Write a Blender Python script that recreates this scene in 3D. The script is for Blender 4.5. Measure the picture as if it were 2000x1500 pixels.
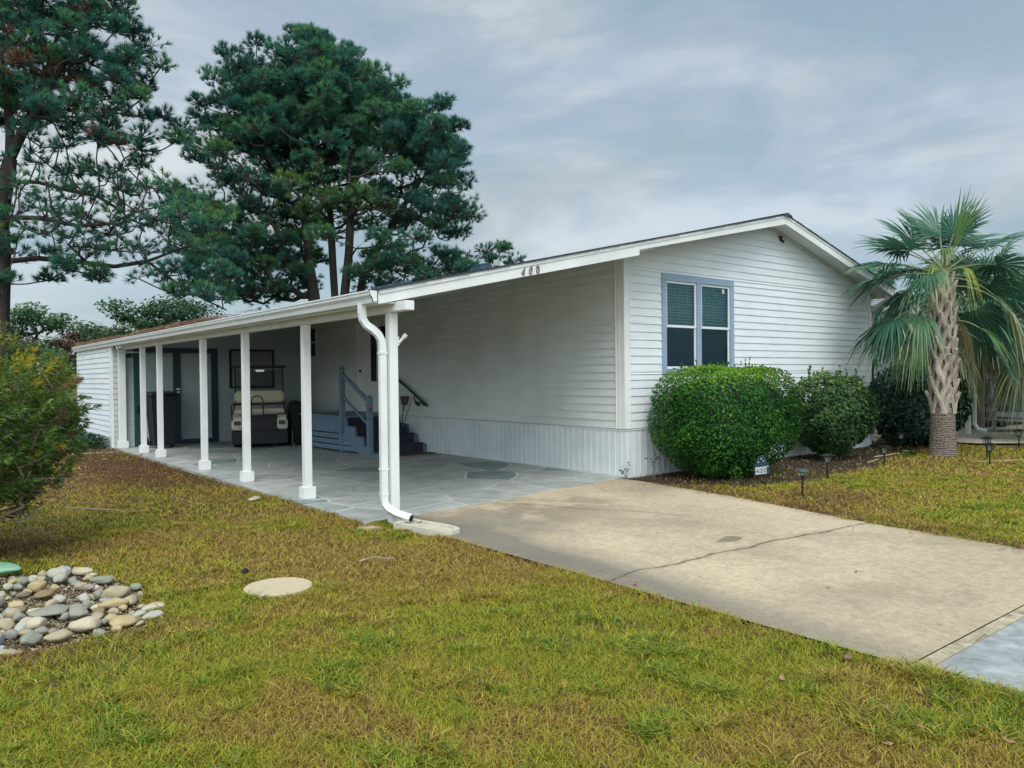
import bpy, math, random
import numpy as np
from mathutils import Vector, Matrix

# ---------------------------------------------------------------- camera, sky, sun, exposure
for o in list(bpy.data.objects): bpy.data.objects.remove(o)
SC = bpy.context.scene
COL = SC.collection
cam_d = bpy.data.cameras.new("camera"); cam = bpy.data.objects.new("camera", cam_d); COL.objects.link(cam)
RIGHT = Vector((0.7812, -0.6249, -0.0107)).normalized()
FWD = Vector((0.6250, 0.7807, -0.0108)).normalized()
UPV = RIGHT.cross(FWD).normalized()
FWD = UPV.cross(RIGHT).normalized()
CAM = Vector((-8.885, -8.31, 1.6))
cam.matrix_world = Matrix(((RIGHT.x, UPV.x, -FWD.x, CAM.x), (RIGHT.y, UPV.y, -FWD.y, CAM.y), (RIGHT.z, UPV.z, -FWD.z, CAM.z), (0, 0, 0, 1)))
cam_d.sensor_width = 36; cam_d.lens = 36 * 1512.2 / 2000
cam_d.clip_start = 0.05; cam_d.clip_end = 2000
SC.camera = cam

SUN_AZ = math.radians(233); SUN_EL = math.radians(50)      # sun behind the photographer's left shoulder, behind thin cloud
sdir = Vector((math.cos(SUN_AZ) * math.cos(SUN_EL), math.sin(SUN_AZ) * math.cos(SUN_EL), math.sin(SUN_EL)))
world = bpy.data.worlds.new("World"); SC.world = world; world.use_nodes = True
nt = world.node_tree; N = nt.nodes; L = nt.links; N.clear()
wo = N.new("ShaderNodeOutputWorld"); bg = N.new("ShaderNodeBackground"); bg.inputs[1].default_value = 0.1
sky = N.new("ShaderNodeTexSky"); sky.sky_type = 'NISHITA'; sky.sun_disc = False
sky.sun_elevation = SUN_EL; sky.sun_rotation = math.pi / 2 - SUN_AZ; sky.dust_density = 1.5
tc = N.new("ShaderNodeTexCoord")
mp = N.new("ShaderNodeMapping"); mp.inputs["Scale"].default_value = (1.0, 1.0, 3.2)
mp.inputs["Location"].default_value = (0.9, 1.3, 0.2)
n1 = N.new("ShaderNodeTexNoise"); n1.inputs["Scale"].default_value = 3.0; n1.inputs["Detail"].default_value = 8; n1.inputs["Roughness"].default_value = 0.56
n1.inputs["Distortion"].default_value = 0.4
cr = N.new("ShaderNodeValToRGB"); e = cr.color_ramp.elements
e[0].position = 0.38; e[0].color = (2.45, 3.25, 3.75, 1); e[1].position = 0.63; e[1].color = (4.5, 4.95, 5.15, 1)
m1 = cr.color_ramp.elements.new(0.5); m1.color = (3.2, 3.75, 4.15, 1)
# thin spots where the blue shows, mostly low on the left
n2 = N.new("ShaderNodeTexNoise"); n2.inputs["Scale"].default_value = 1.3; n2.inputs["Detail"].default_value = 4
cr2 = N.new("ShaderNodeValToRGB"); cr2.color_ramp.elements[0].position = 0.46; cr2.color_ramp.elements[0].color = (1, 1, 1, 1)
cr2.color_ramp.elements[1].position = 0.6; cr2.color_ramp.elements[1].color = (0.72, 0.72, 0.72, 1)
mix = N.new("ShaderNodeMix"); mix.data_type = 'RGBA'
L.new(tc.outputs["Generated"], mp.inputs["Vector"]); L.new(mp.outputs[0], n1.inputs["Vector"]); L.new(mp.outputs[0], n2.inputs["Vector"])
L.new(n1.outputs["Fac"], cr.inputs["Fac"]); L.new(n2.outputs["Fac"], cr2.inputs["Fac"])
L.new(cr2.outputs["Color"], mix.inputs["Factor"]); L.new(sky.outputs[0], mix.inputs["A"]); L.new(cr.outputs["Color"], mix.inputs["B"])
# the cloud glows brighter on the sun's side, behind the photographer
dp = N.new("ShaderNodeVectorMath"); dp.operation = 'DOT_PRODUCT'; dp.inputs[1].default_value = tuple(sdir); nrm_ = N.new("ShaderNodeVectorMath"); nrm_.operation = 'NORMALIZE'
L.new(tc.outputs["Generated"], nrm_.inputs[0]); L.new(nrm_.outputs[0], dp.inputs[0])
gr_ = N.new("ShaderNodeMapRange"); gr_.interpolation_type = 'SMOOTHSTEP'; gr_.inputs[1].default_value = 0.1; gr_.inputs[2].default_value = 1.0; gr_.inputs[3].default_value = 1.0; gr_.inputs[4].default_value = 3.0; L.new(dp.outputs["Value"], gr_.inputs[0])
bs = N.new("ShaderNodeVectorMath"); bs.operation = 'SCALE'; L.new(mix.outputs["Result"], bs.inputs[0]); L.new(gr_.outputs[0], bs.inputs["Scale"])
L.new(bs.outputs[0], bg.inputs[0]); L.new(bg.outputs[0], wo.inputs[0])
sl = bpy.data.lights.new("sun", 'SUN'); sl.energy = 1.25; sl.angle = math.radians(32); sl.color = (1.0, 0.975, 0.935)
so = bpy.data.objects.new("sun", sl); COL.objects.link(so); so.rotation_euler = sdir.to_track_quat('Z', 'Y').to_euler()
SC.view_settings.view_transform = 'Standard'; SC.view_settings.look = 'None'; SC.view_settings.exposure = 0.60; SC.view_settings.gamma = 1.0

# ---------------------------------------------------------------- helpers
rnd = random.Random(7); rng = np.random.default_rng(11)
OFF = {}
def props(o, label=None, cat=None, group=None, kind=None):
    if label: o["label"] = label
    if cat: o["category"] = cat
    if group: o["group"] = group
    if kind: o["kind"] = kind
    return o
def empty(name, loc, label, cat, group=None):
    o = bpy.data.objects.new(name, None); COL.objects.link(o); o.location = loc; o.empty_display_size = 0.1
    OFF[o] = Vector(loc)
    return props(o, label, cat, group)
def finish(name, me, mats, parent, origin=None):
    for m in (mats if isinstance(mats, (list, tuple)) else [mats]): me.materials.append(m)
    o = bpy.data.objects.new(name, me); COL.objects.link(o)
    if parent is not None:
        off = OFF[parent]; o.parent = parent; OFF[o] = off
        me.transform(Matrix.Translation(-off))
    else:
        if origin is None:
            n = len(me.vertices); a = np.empty(n * 3, np.float32); me.vertices.foreach_get("co", a); a = a.reshape(-1, 3)
            origin = Vector(((a[:, 0].min() + a[:, 0].max()) / 2, (a[:, 1].min() + a[:, 1].max()) / 2, a[:, 2].min()))
        origin = Vector(origin); me.transform(Matrix.Translation(-origin)); o.location = origin; OFF[o] = origin
    return o
class MB:
    def __init__(s): s.v = []; s.f = []; s.m = []
    def add(s, vs, fs, mi=0):
        b = len(s.v); s.v += [tuple(p) for p in vs]
        for f in fs: s.f.append([b + i for i in f]); s.m.append(mi)
        return s
    def box(s, x0, x1, y0, y1, z0, z1, mi=0):
        v = [(x0, y0, z0), (x1, y0, z0), (x1, y1, z0), (x0, y1, z0), (x0, y0, z1), (x1, y0, z1), (x1, y1, z1), (x0, y1, z1)]
        return s.add(v, [(0, 3, 2, 1), (4, 5, 6, 7), (0, 1, 5, 4), (1, 2, 6, 5), (2, 3, 7, 6), (3, 0, 4, 7)], mi)
    def obox(s, c, size, rot=(0, 0, 0), mi=0):
        from mathutils import Euler
        M = Euler(rot).to_matrix(); c = Vector(c); h = [k / 2 for k in size]
        v = [c + M @ Vector((sx * h[0], sy * h[1], sz * h[2])) for sz in (-1, 1) for sx, sy in ((-1, -1), (1, -1), (1, 1), (-1, 1))]
        return s.add(v, [(0, 3, 2, 1), (4, 5, 6, 7), (0, 1, 5, 4), (1, 2, 6, 5), (2, 3, 7, 6), (3, 0, 4, 7)], mi)
    def bar(s, a, b, w, h, mi=0, up=(0, 0, 1)):
        a = Vector(a); b = Vector(b); d = (b - a).normalized(); u = Vector(up)
        r = d.cross(u)
        if r.length < 1e-4: r = d.cross(Vector((0, 1, 0)))
        r.normalize(); u = r.cross(d)
        v = [p + r * sx * w / 2 + u * sz * h / 2 for p in (a, b) for sx, sz in ((-1, -1), (1, -1), (1, 1), (-1, 1))]
        return s.add(v, [(0, 3, 2, 1), (4, 5, 6, 7), (0, 1, 5, 4), (1, 2, 6, 5), (2, 3, 7, 6), (3, 0, 4, 7)], mi)
    def tube(s, pts, rad, n=8, mi=0, cap=True, sq=None, up=(0, 0, 1)):
        pts = [Vector(p) for p in pts]; k = len(pts)
        if not isinstance(rad, (list, tuple)): rad = [rad] * k
        rings = []; prev = None
        for i, p in enumerate(pts):
            d = (pts[min(i + 1, k - 1)] - pts[max(i - 1, 0)]).normalized()
            if prev is None:
                u = Vector(up)
                if abs(d.dot(u)) > .95: u = Vector((0, 1, 0))
                prev = (u - d * u.dot(d)).normalized()
            u = (prev - d * prev.dot(d)).normalized(); prev = u; r = d.cross(u)
            ring = []
            for j in range(n):
                a = 2 * math.pi * j / n
                if sq:
                    sx, sy = sq; q = [(-1, -1), (1, -1), (1, 1), (-1, 1)][j]
                    ring.append(p + r * q[0] * sx / 2 + u * q[1] * sy / 2)
                else: ring.append(p + r * math.cos(a) * rad[i] + u * math.sin(a) * rad[i])
            rings.append(ring)
        vs = [q for r_ in rings for q in r_]
        fs = [(i * n + j, i * n + (j + 1) % n, (i + 1) * n + (j + 1) % n, (i + 1) * n + j) for i in range(k - 1) for j in range(n)]
        if cap: fs += [tuple(range(n))[::-1], tuple((k - 1) * n + j for j in range(n))]
        return s.add(vs, fs, mi)
    def cyl(s, a, b, r0, r1=None, n=16, mi=0): return s.tube([a, b], [r0, r0 if r1 is None else r1], n, mi)
    def prism(s, poly, fn, a, b, mi=0):          # 2D polygon swept between two values through fn(u,v,t)->xyz
        n = len(poly); vs = [fn(u, v, a) for u, v in poly] + [fn(u, v, b) for u, v in poly]
        fs = [tuple(range(n)), tuple(range(2 * n - 1, n - 1, -1))] + [(i, i + n, (i + 1) % n + n, (i + 1) % n) for i in range(n)]
        return s.add(vs, fs, mi)
    def build(s, name, mats, parent=None, bevel=0, smooth=False, origin=None):
        me = bpy.data.meshes.new(name); me.from_pydata(s.v, [], s.f); me.update()
        me.polygons.foreach_set("material_index", s.m)
        import bmesh
        bm = bmesh.new(); bm.from_mesh(me); bmesh.ops.recalc_face_normals(bm, faces=bm.faces[:])
        if bevel: bmesh.ops.bevel(bm, geom=bm.edges[:], offset=bevel, segments=2, affect='EDGES', clamp_overlap=True)
        bm.to_mesh(me); bm.free()
        if smooth:
            me.shade_smooth()
        o = finish(name, me, mats, parent, origin)
        if smooth:
            try: me.set_sharp_from_angle(angle=math.radians(38))
            except Exception: pass
        return o
def npmesh(name, V, groups, mats, parent=None, attrs=None, smooth=False, origin=None, midx=None):
    """V (n,3); groups: list of (k-gon index arrays); attrs: dict name->float(n) or color(n,3) on points"""
    me = bpy.data.meshes.new(name); n = len(V); me.vertices.add(n)
    me.vertices.foreach_set("co", np.ascontiguousarray(V, np.float32).ravel())
    tot = sum(g.size for g in groups); nf = sum(len(g) for g in groups)
    me.loops.add(tot); me.polygons.add(nf)
    me.loops.foreach_set("vertex_index", np.concatenate([g.ravel() for g in groups]).astype(np.int32))
    sz = np.concatenate([np.full(len(g), g.shape[1]) for g in groups]); st = np.concatenate([[0], np.cumsum(sz)[:-1]])
    me.polygons.foreach_set("loop_start", st.astype(np.int32))
    if midx is not None: me.polygons.foreach_set("material_index", np.asarray(midx, np.int32))
    if smooth: me.polygons.foreach_set("use_smooth", np.ones(nf, bool))
    me.update(calc_edges=True)
    for k, a in (attrs or {}).items():
        if a.ndim == 1:
            at = me.attributes.new(k, 'FLOAT', 'POINT'); at.data.foreach_set("value", a.astype(np.float32))
        else:
            at = me.color_attributes.new(k, 'FLOAT_COLOR', 'POINT')
            at.data.foreach_set("color", np.concatenate([a, np.ones((len(a), 1))], 1).astype(np.float32).ravel())
    return finish(name, me, mats, parent, origin)

# ---- value noise in numpy, for patches that belong to the surfaces
_tab = np.random.default_rng(3).random((256, 256))
def vnoise(x, y, s=1.0, seed=0):
    x = np.asarray(x) / s + seed * 17.3; y = np.asarray(y) / s + seed * 9.1
    xi = np.floor(x).astype(int); yi = np.floor(y).astype(int); fx = x - xi; fy = y - yi
    fx = fx * fx * (3 - 2 * fx); fy = fy * fy * (3 - 2 * fy)
    g = lambda a, b: _tab[a % 256, b % 256]
    return (g(xi, yi) * (1 - fx) + g(xi + 1, yi) * fx) * (1 - fy) + (g(xi, yi + 1) * (1 - fx) + g(xi + 1, yi + 1) * fx) * fy
def fbm(x, y, s=1.0, seed=0, o=4):
    t = 0; a = 0.5; w = 0
    for i in range(o): t = t + a * vnoise(x, y, s / 2 ** i, seed + i * 3); w += a; a *= .55
    return t / w
def smst(a, b, x): t = np.clip((x - a) / (b - a), 0, 1); return t * t * (3 - 2 * t)

# ---------------------------------------------------------------- materials
def new_mat(name):
    m = bpy.data.materials.new(name); m.use_nodes = True; t = m.node_tree; b = t.nodes["Principled BSDF"]; return m, t, b
def mat(name, col, rough=.6, var=.12, scale=4, bump=.0, bscale=60, metal=0, stretch=(1, 1, 1), dirt=None, dscale=1.2, damt=.3, spec=.4, coat=0):
    m, t, b = new_mat(name); Nn = t.nodes; Lk = t.links
    co = Nn.new("ShaderNodeTexCoord"); mp = Nn.new("ShaderNodeMapping"); mp.inputs["Scale"].default_value = stretch
    Lk.new(co.outputs["Object"], mp.inputs[0])
    n = Nn.new("ShaderNodeTexNoise"); n.inputs["Scale"].default_value = scale; n.inputs["Detail"].default_value = 5; Lk.new(mp.outputs[0], n.inputs[0])
    r = Nn.new("ShaderNodeValToRGB"); r.color_ramp.elements[0].position = .3; r.color_ramp.elements[1].position = .7
    c = Vector(col); lo = c * (1 - var); hi = c * (1 + var)
    r.color_ramp.elements[0].color = (*lo, 1); r.color_ramp.elements[1].color = (*[min(1, k) for k in hi], 1)
    Lk.new(n.outputs["Fac"], r.inputs[0]); out = r.outputs[0]
    if dirt:
        n3 = Nn.new("ShaderNodeTexNoise"); n3.inputs["Scale"].default_value = dscale; n3.inputs["Detail"].default_value = 7; n3.inputs["Roughness"].default_value = .65
        Lk.new(co.outputs["Object"], n3.inputs[0])
        r3 = Nn.new("ShaderNodeValToRGB"); r3.color_ramp.elements[0].position = .48; r3.color_ramp.elements[1].position = .72
        r3.color_ramp.elements[0].color = (0, 0, 0, 1); r3.color_ramp.elements[1].color = (damt, damt, damt, 1); Lk.new(n3.outputs["Fac"], r3.inputs[0])
        mx = Nn.new("ShaderNodeMix"); mx.data_type = 'RGBA'; mx.inputs["B"].default_value = (*dirt, 1)
        Lk.new(r3.outputs[0], mx.inputs["Factor"]); Lk.new(out, mx.inputs["A"]); out = mx.outputs["Result"]
    Lk.new(out, b.inputs["Base Color"]); b.inputs["Roughness"].default_value = rough; b.inputs["Metallic"].default_value = metal
    b.inputs["Specular IOR Level"].default_value = spec
    if coat: b.inputs["Coat Weight"].default_value = coat
    if bump:
        n2 = Nn.new("ShaderNodeTexNoise"); n2.inputs["Scale"].default_value = bscale; n2.inputs["Detail"].default_value = 4; Lk.new(mp.outputs[0], n2.inputs[0])
        bp = Nn.new("ShaderNodeBump"); bp.inputs["Strength"].default_value = bump; bp.inputs["Distance"].default_value = .01
        Lk.new(n2.outputs["Fac"], bp.inputs["Height"]); Lk.new(bp.outputs[0], b.inputs["Normal"])
    return m
def vmat(name, rough=.8, bump=.3, bscale=120, fine=.15, fscale=150, spec=.2):        # albedo from the mesh's own colour attribute, broken up by fine grain
    m, t, b = new_mat(name); Nn = t.nodes; Lk = t.links
    at = Nn.new("ShaderNodeAttribute"); at.attribute_name = "Col"
    co = Nn.new("ShaderNodeTexCoord"); n = Nn.new("ShaderNodeTexNoise"); n.inputs["Scale"].default_value = fscale; n.inputs["Detail"].default_value = 3
    Lk.new(co.outputs["Object"], n.inputs[0])
    r = Nn.new("ShaderNodeMapRange"); r.inputs[1].default_value = .3; r.inputs[2].default_value = .7; r.inputs[3].default_value = 1 - fine; r.inputs[4].default_value = 1 + fine
    Lk.new(n.outputs["Fac"], r.inputs[0]); v = Nn.new("ShaderNodeVectorMath"); v.operation = 'SCALE'
    Lk.new(at.outputs["Color"], v.inputs[0]); Lk.new(r.outputs[0], v.inputs["Scale"]); Lk.new(v.outputs[0], b.inputs["Base Color"])
    b.inputs["Roughness"].default_value = rough; b.inputs["Specular IOR Level"].default_value = spec
    if bump:
        n2 = Nn.new("ShaderNodeTexNoise"); n2.inputs["Scale"].default_value = bscale; n2.inputs["Detail"].default_value = 3; Lk.new(co.outputs["Object"], n2.inputs[0])
        bp = Nn.new("ShaderNodeBump"); bp.inputs["Strength"].default_value = bump; bp.inputs["Distance"].default_value = .01
        Lk.new(n2.outputs["Fac"], bp.inputs["Height"]); Lk.new(bp.outputs[0], b.inputs["Normal"])
    return m
def leafmat(name, cols, rough=.5, transl=.3, spec=.3):
    m, t, b = new_mat(name); Nn = t.nodes; Lk = t.links
    at = Nn.new("ShaderNodeAttribute"); at.attribute_name = "tone"
    r = Nn.new("ShaderNodeValToRGB"); k = len(cols)
    while len(r.color_ramp.elements) < k: r.color_ramp.elements.new(.5)
    for i, (p, c) in enumerate(cols): r.color_ramp.elements[i].position = p; r.color_ramp.elements[i].color = (*c, 1)
    Lk.new(at.outputs["Fac"], r.inputs[0]); Lk.new(r.outputs[0], b.inputs["Base Color"])
    b.inputs["Roughness"].default_value = rough; b.inputs["Specular IOR Level"].default_value = spec
    tr = Nn.new("ShaderNodeBsdfTranslucent"); Lk.new(r.outputs[0], tr.inputs[0]); mx = Nn.new("ShaderNodeMixShader"); mx.inputs[0].default_value = transl
    Lk.new(b.outputs[0], mx.inputs[1]); Lk.new(tr.outputs[0], mx.inputs[2]); Lk.new(mx.outputs[0], Nn["Material Output"].inputs[0])
    return m
W_SIDE = mat("vinyl_siding", (.70, .735, .745), .5, .05, 1.3, .25, 30, stretch=(1, 1, 9), dirt=(.45, .5, .44), dscale=1.1, damt=.25)
W_SIDE_Y = mat("vinyl_siding_carport", (.68, .71, .685), .5, .06, 1.1, .25, 30, stretch=(1, 1, 9), dirt=(.42, .44, .38), dscale=.8, damt=.35)
W_SKIRT = mat("skirting_vinyl", (.66, .70, .705), .5, .05, 2, .12, 40, dirt=(.40, .44, .40), dscale=1.6, damt=.35)
W_PAINT = mat("white_paint", (.74, .745, .72), .5, .05, 3, .1, 40, dirt=(.50, .49, .42), dscale=2.2, damt=.25)
W_FASCIA = mat("fascia_paint", (.72, .73, .70), .5, .05, 1.5, .08, 30, dirt=(.5, .52, .46), dscale=1.2, damt=.25)
W_METAL = mat("white_aluminium", (.72, .735, .72), .35, .04, 3, dirt=(.45, .45, .38), dscale=4, damt=.3, spec=.5)
SHINGLE = mat("shingles", (.045, .05, .055), .9, .4, 9, .6, 60)
BLUE = mat("blue_grey_trim", (.27, .35, .445), .5, .06, 5, .05, 40)
PORCH = mat("porch_blue_paint", (.14, .205, .27), .55, .12, 5, .1, 40)
NAVY = mat("navy_trim", (.022, .045, .075), .5, .1, 5)
TEAL = mat("teal_trim", (.014, .06, .062), .5, .1, 5)
BLACK = mat("black_plastic", (.006, .006, .007), .45, .15, 8, spec=.4)
BLACKM = mat("black_metal", (.014, .015, .017), .4, .1, 8, metal=.3)
RUBBER = mat("rubber", (.012, .012, .012), .85, .2, 20, .2, 80)
CREAM = mat("cream_vinyl", (.50, .47, .31), .45, .06, 6, .08, 50)
CREAMB = mat("cream_body", (.60, .59, .50), .3, .05, 4, spec=.5)
REDL = mat("red_lens", (.11, .008, .008), .2, .1, 8, spec=.6)
MATB = mat("coir_mat", (.10, .06, .03), .95, .25, 40, .6, 120)
WOOD = mat("weathered_wood", (.25, .2, .15), .8, .25, 6, .3, 50, stretch=(1, 1, .2))
BARK = mat("pine_bark", (.05, .041, .037), .9, .35, 6, .8, 14, stretch=(1, 1, .35))
TWIG = mat("twig", (.13, .10, .07), .85, .25, 9, .3, 30)
LTWIG = mat("pale_twig", (.28, .24, .18), .85, .2, 9, .3, 30)
def glass(name, tint=(.8, .9, .95), refl=.25, thru=.75):
    m, t, b = new_mat(name); Nn = t.nodes; Lk = t.links; Nn.remove(b)
    tr = Nn.new("ShaderNodeBsdfTransparent"); tr.inputs[0].default_value = (*[c * thru for c in tint], 1)
    gl = Nn.new("ShaderNodeBsdfGlossy"); gl.inputs["Roughness"].default_value = .02; gl.inputs[0].default_value = (*tint, 1)
    mx = Nn.new("ShaderNodeMixShader"); fr = Nn.new("ShaderNodeFresnel"); fr.inputs[0].default_value = 1.5
    mr = Nn.new("ShaderNodeMath"); mr.operation = 'ADD'; mr.inputs[1].default_value = refl; Lk.new(fr.outputs[0], mr.inputs[0])
    Lk.new(mr.outputs[0], mx.inputs[0]); Lk.new(tr.outputs[0], mx.inputs[1]); Lk.new(gl.outputs[0], mx.inputs[2]); Lk.new(mx.outputs[0], Nn["Material Output"].inputs[0])
    return m
GLASS = glass("window_glass", (.55, .80, .85), .06, .75)
CLEAR = glass("lamp_glass", (.85, .88, .85), .08, .9)
SCREEN = glass("screen_glass", (.35, .55, .65), .05, .35)
# ---------------------------------------------------------------- ground regions
def drive_right(y): return np.interp(y, [-6.45, -5.75, -4.25, -2.2, -.45, 0], [-.98, -.96, -.80, -.35, -.12, -.12])
def on_drive(x, y): return (x > -4.58) & (x < drive_right(y)) & (y > -6.45) & (y < -.02)
def on_slab(x, y): return (x > -4.86) & (x < 0) & (y > -.62) & (y < 11.66)
def on_house(x, y): return ((x > 0) & (x < 7.75) & (y > 0) & (y < 16)) | ((x > -4.9) & (x < 0) & (y > 11.6) & (y < 16))
def on_road(x, y): return (x > -4.5) & (y < -6.44) | (y < -9.4)
def on_ngb(x, y): return (x > 9.2 + .35 * (y + 1)) & (x < 60) & (y > -2.35 + (x - 11) * .02) & (y < 6) & (x > 9.3)
def in_rocks(x, y): return (x < -7.36 - .25 * np.abs(y + 1.9) ** 1.5) & (y > -2.85) & (y < -.62)
def mulchf(x, y):     # bare mulch bed along the gable wall
    b = np.interp(x, [-.3, .6, 1.4, 2.2, 3.4, 4.6, 5.6, 6.6, 8.0, 10], [-.25, -1.9, -2.0, -2.05, -1.95, -1.75, -1.35, -1.25, -1.15, -1.0]) + .35 * (fbm(x, y, .6, 5) - .5)
    return smst(.18, -.12, b - y) * 1.0 * ((x > -.3) & (x < 10.5) & (y < .2))
def strawf(x, y):     # rusty pine straw patches
    a = smst(1.9, .2, np.abs(x + 5.4) - .1 * (y > 0)) * smst(2.0, 5.0, y) * smst(15, 11, y) * (x < -4.8)
    b = smst(1.5, .3, np.hypot((x + 8.3) / 1.0, (y - .45) / .75))
    c = smst(.35, .0, np.abs(x - drive_right(y) - .1)) * (y > -6) * (y < -.3) * .9
    d = smst(.28, .0, np.hypot(x + 8.0, y + 2.75) - .45) * .5
    g = smst(.9, .2, np.hypot((x - .5) / 1.3, (y + 3.1) / .9)) * .55
    e = smst(2.2, .5, np.abs(x + 6.3)) * smst(-.5, 2.5, y) * smst(9, 5, y) * .4
    f = fbm(x, y, .55, 8)
    return np.clip(np.maximum.reduce([a, b, c, d, g, e]) * (.45 + 1.1 * f), 0, 1)
def greenf(x, y):
    n = fbm(x, y, 1.1, 1, 4) * .55 + fbm(x, y, .24, 12, 3) * .45
    g = smst(.38, .60, n)
    g = g + .5 * smst(1.2, .2, np.hypot(x + 5.6, y + 4.6)) + .55 * smst(1.3, .4, np.hypot((x - .9) / 1.1, (y + 4.8) / .8)) + .35 * smst(1.3, .3, np.hypot(x + 6.4, y + 3.7))
    g = g - .45 * smst(.5, .05, np.abs((x + 4.75) - .1)) * (y > -5.4) * (y < -1.8)
    g = g - .4 * smst(1.9, .5, np.hypot((x + 6.6), (y + 1.0)))
    g = g + .22 * smst(-3.2, -4.6, y) * (x > -7.2)
    return np.clip(g, 0, 1)
# ---- ground sheet reaching the horizon
def axis(lo, hi, step, far):
    a = np.arange(lo, hi + step / 2, step); k = 1.35; out = []; d = step; p = hi
    while p < far: d *= k; p += d; out.append(p)
    out = np.array(out); d = step; p = lo; lft = []
    while p > -far: d *= k; p -= d; lft.append(p)
    return np.concatenate([np.array(lft)[::-1], a, out])
gx = axis(-10.5, 10.5, .07, 900); gy = axis(-8.2, 13.5, .07, 900)
GX, GY = np.meshgrid(gx, gy); X = GX.ravel(); Y = GY.ravel(); nx = len(gx); ny = len(gy)
near = (np.abs(X) < 14) & (Y > -12) & (Y < 18)
Z = np.where(near, -.024 + .016 * (fbm(X, Y, 1.3, 4) - .5), -.04)
Z = np.where(on_drive(X, Y) | on_slab(X, Y) | on_road(X, Y) | on_ngb(X, Y) | on_house(X, Y), -.06, Z)
Z = np.where(in_rocks(X, Y), Z - .03, Z)
mf = mulchf(X, Y); sf = strawf(X, Y); gf = greenf(X, Y); f1 = fbm(X, Y, .25, 2); f2 = vnoise(X, Y, .09, 6)
soil = np.stack([.075 + .06 * f1, .055 + .05 * f1, .022 + .03 * f1], 1)
grn = np.array([.075, .085, .012]); base = soil * .6 + .4 * (grn * gf[:, None] + np.array([.13, .10, .03]) * (1 - gf[:, None]))
base = base * (1 - sf[:, None]) + sf[:, None] * np.array([.085, .042, .02])[None] * (.6 + .8 * f2[:, None])
base = base * (1 - mf[:, None]) + mf[:, None] * np.array([.055, .038, .028])[None] * (.5 + 1.1 * f2[:, None])
I = np.arange(nx * ny).reshape(ny, nx)
F = np.stack([I[:-1, :-1], I[:-1, 1:], I[1:, 1:], I[1:, :-1]], -1).reshape(-1, 4)
GROUNDM = vmat("lawn_soil", .95, .8, 60, .35, 70)
props(npmesh("ground", np.stack([X, Y, Z], 1), [F], GROUNDM, attrs={"Col": base}, smooth=True, origin=(0, 0, 0)), kind="structure")

# ---- driveway: its own stains and cracks
def polydist(x, y, P):
    d = np.full(x.shape, 9.0); t = np.zeros(x.shape)
    L0 = 0
    for (a, b), (c, e_) in zip(P[:-1], P[1:]):
        vx, vy = c - a, e_ - b; l2 = vx * vx + vy * vy
        s_ = np.clip(((x - a) * vx + (y - b) * vy) / l2, 0, 1); q = np.hypot(x - a - s_ * vx, y - b - s_ * vy)
        t = np.where(q < d, L0 + s_ * math.sqrt(l2), t); d = np.minimum(d, q); L0 += math.sqrt(l2)
    return d, t
st = .0135
dx = np.arange(0, 1 + 1e-6, st / 4.0); dyv = np.arange(-6.36, -.02, st)
U, DY = np.meshgrid(dx, dyv); x0 = -4.58; DX = x0 + U * (drive_right(DY) - x0)
X = DX.ravel(); Y = DY.ravel()
# the carport slab's edge runs at a slight angle; everything past it belongs to the slab
c = np.array([.46, .37, .25])[None] * (.70 + .56 * fbm(X, Y, 1.4, 21, 6)[:, None]) * (.88 + .24 * vnoise(X, Y, .04, 22)[:, None])
g3 = (smst(1.9, .4, np.hypot((X + 3.1) / 1.3, (Y + 1.25) / .8)) * smst(.4, .62, fbm(X, Y, .45, 35, 5)) * .55)[:, None]; c = c * (1 - g3) + g3 * np.array([.17, .145, .11])
c = c * (1 - .16 * smst(.5, .7, fbm(X, Y, .9, 40, 5)))[:, None]
# grey weathering along the left edge and near the splash block
g1 = smst(.75, .1, (X + 4.5) + .5 * (fbm(X, Y, 1.0, 23) - .5)) * smst(-6.6, -2.5, Y) + .6 * smst(.5, .05, X + 4.55) + .6 * smst(1.2, .2, np.hypot((X + 3.9) / 1.1, (Y + 1.9) / 1.0)) * fbm(X, Y, .3, 24) * 1.6
g1 = np.clip(g1, 0, 1)[:, None]; c = c * (1 - g1 * .8) + g1 * .8 * np.array([.155, .14, .115])[None]
g2 = (smst(.62, .1, np.abs(X - drive_right(Y)) * 2.4) * .35 * fbm(X, Y, .4, 25))[:, None] * 1.3; c = c * (1 - g2) + g2 * np.array([.2, .15, .10])
crack1 = [(-4.62, -4.08), (-4.1, -4.0), (-3.7, -4.1), (-3.2, -4.02), (-2.8, -4.12), (-2.2, -4.08), (-1.7, -4.2), (-1.2, -4.2), (-.6, -4.32)]
crack2 = [(-2.95, -.55), (-2.6, -1.1), (-2.45, -1.6), (-2.1, -2.1), (-1.9, -2.7)]
wx = .035 * (fbm(X, Y, .35, 26) - .5) * 2; wy = .05 * (fbm(X, Y, .3, 27) - .5) * 2
for P, w, amt in ((crack1, .007, .93), (crack2, .004, .55)):
    d, t = polydist(X + wx, Y + wy, P)
    wob = .45 + 1.3 * vnoise(t, t * 0, .11, 28)
    k = (smst(w * 1.9, w * .5, d / wob) * amt)[:, None]; hal = (smst(.075, .0, d) * .26 * (.3 + fbm(X, Y, .15, 29)))[:, None]
    c = c * (1 - hal) + hal * np.array([.12, .09, .06]); c = c * (1 - k) + k * np.array([.035, .028, .022])
d = np.hypot((X + 2.62) / 1.0, (Y + 3.55) / .55); 
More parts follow.
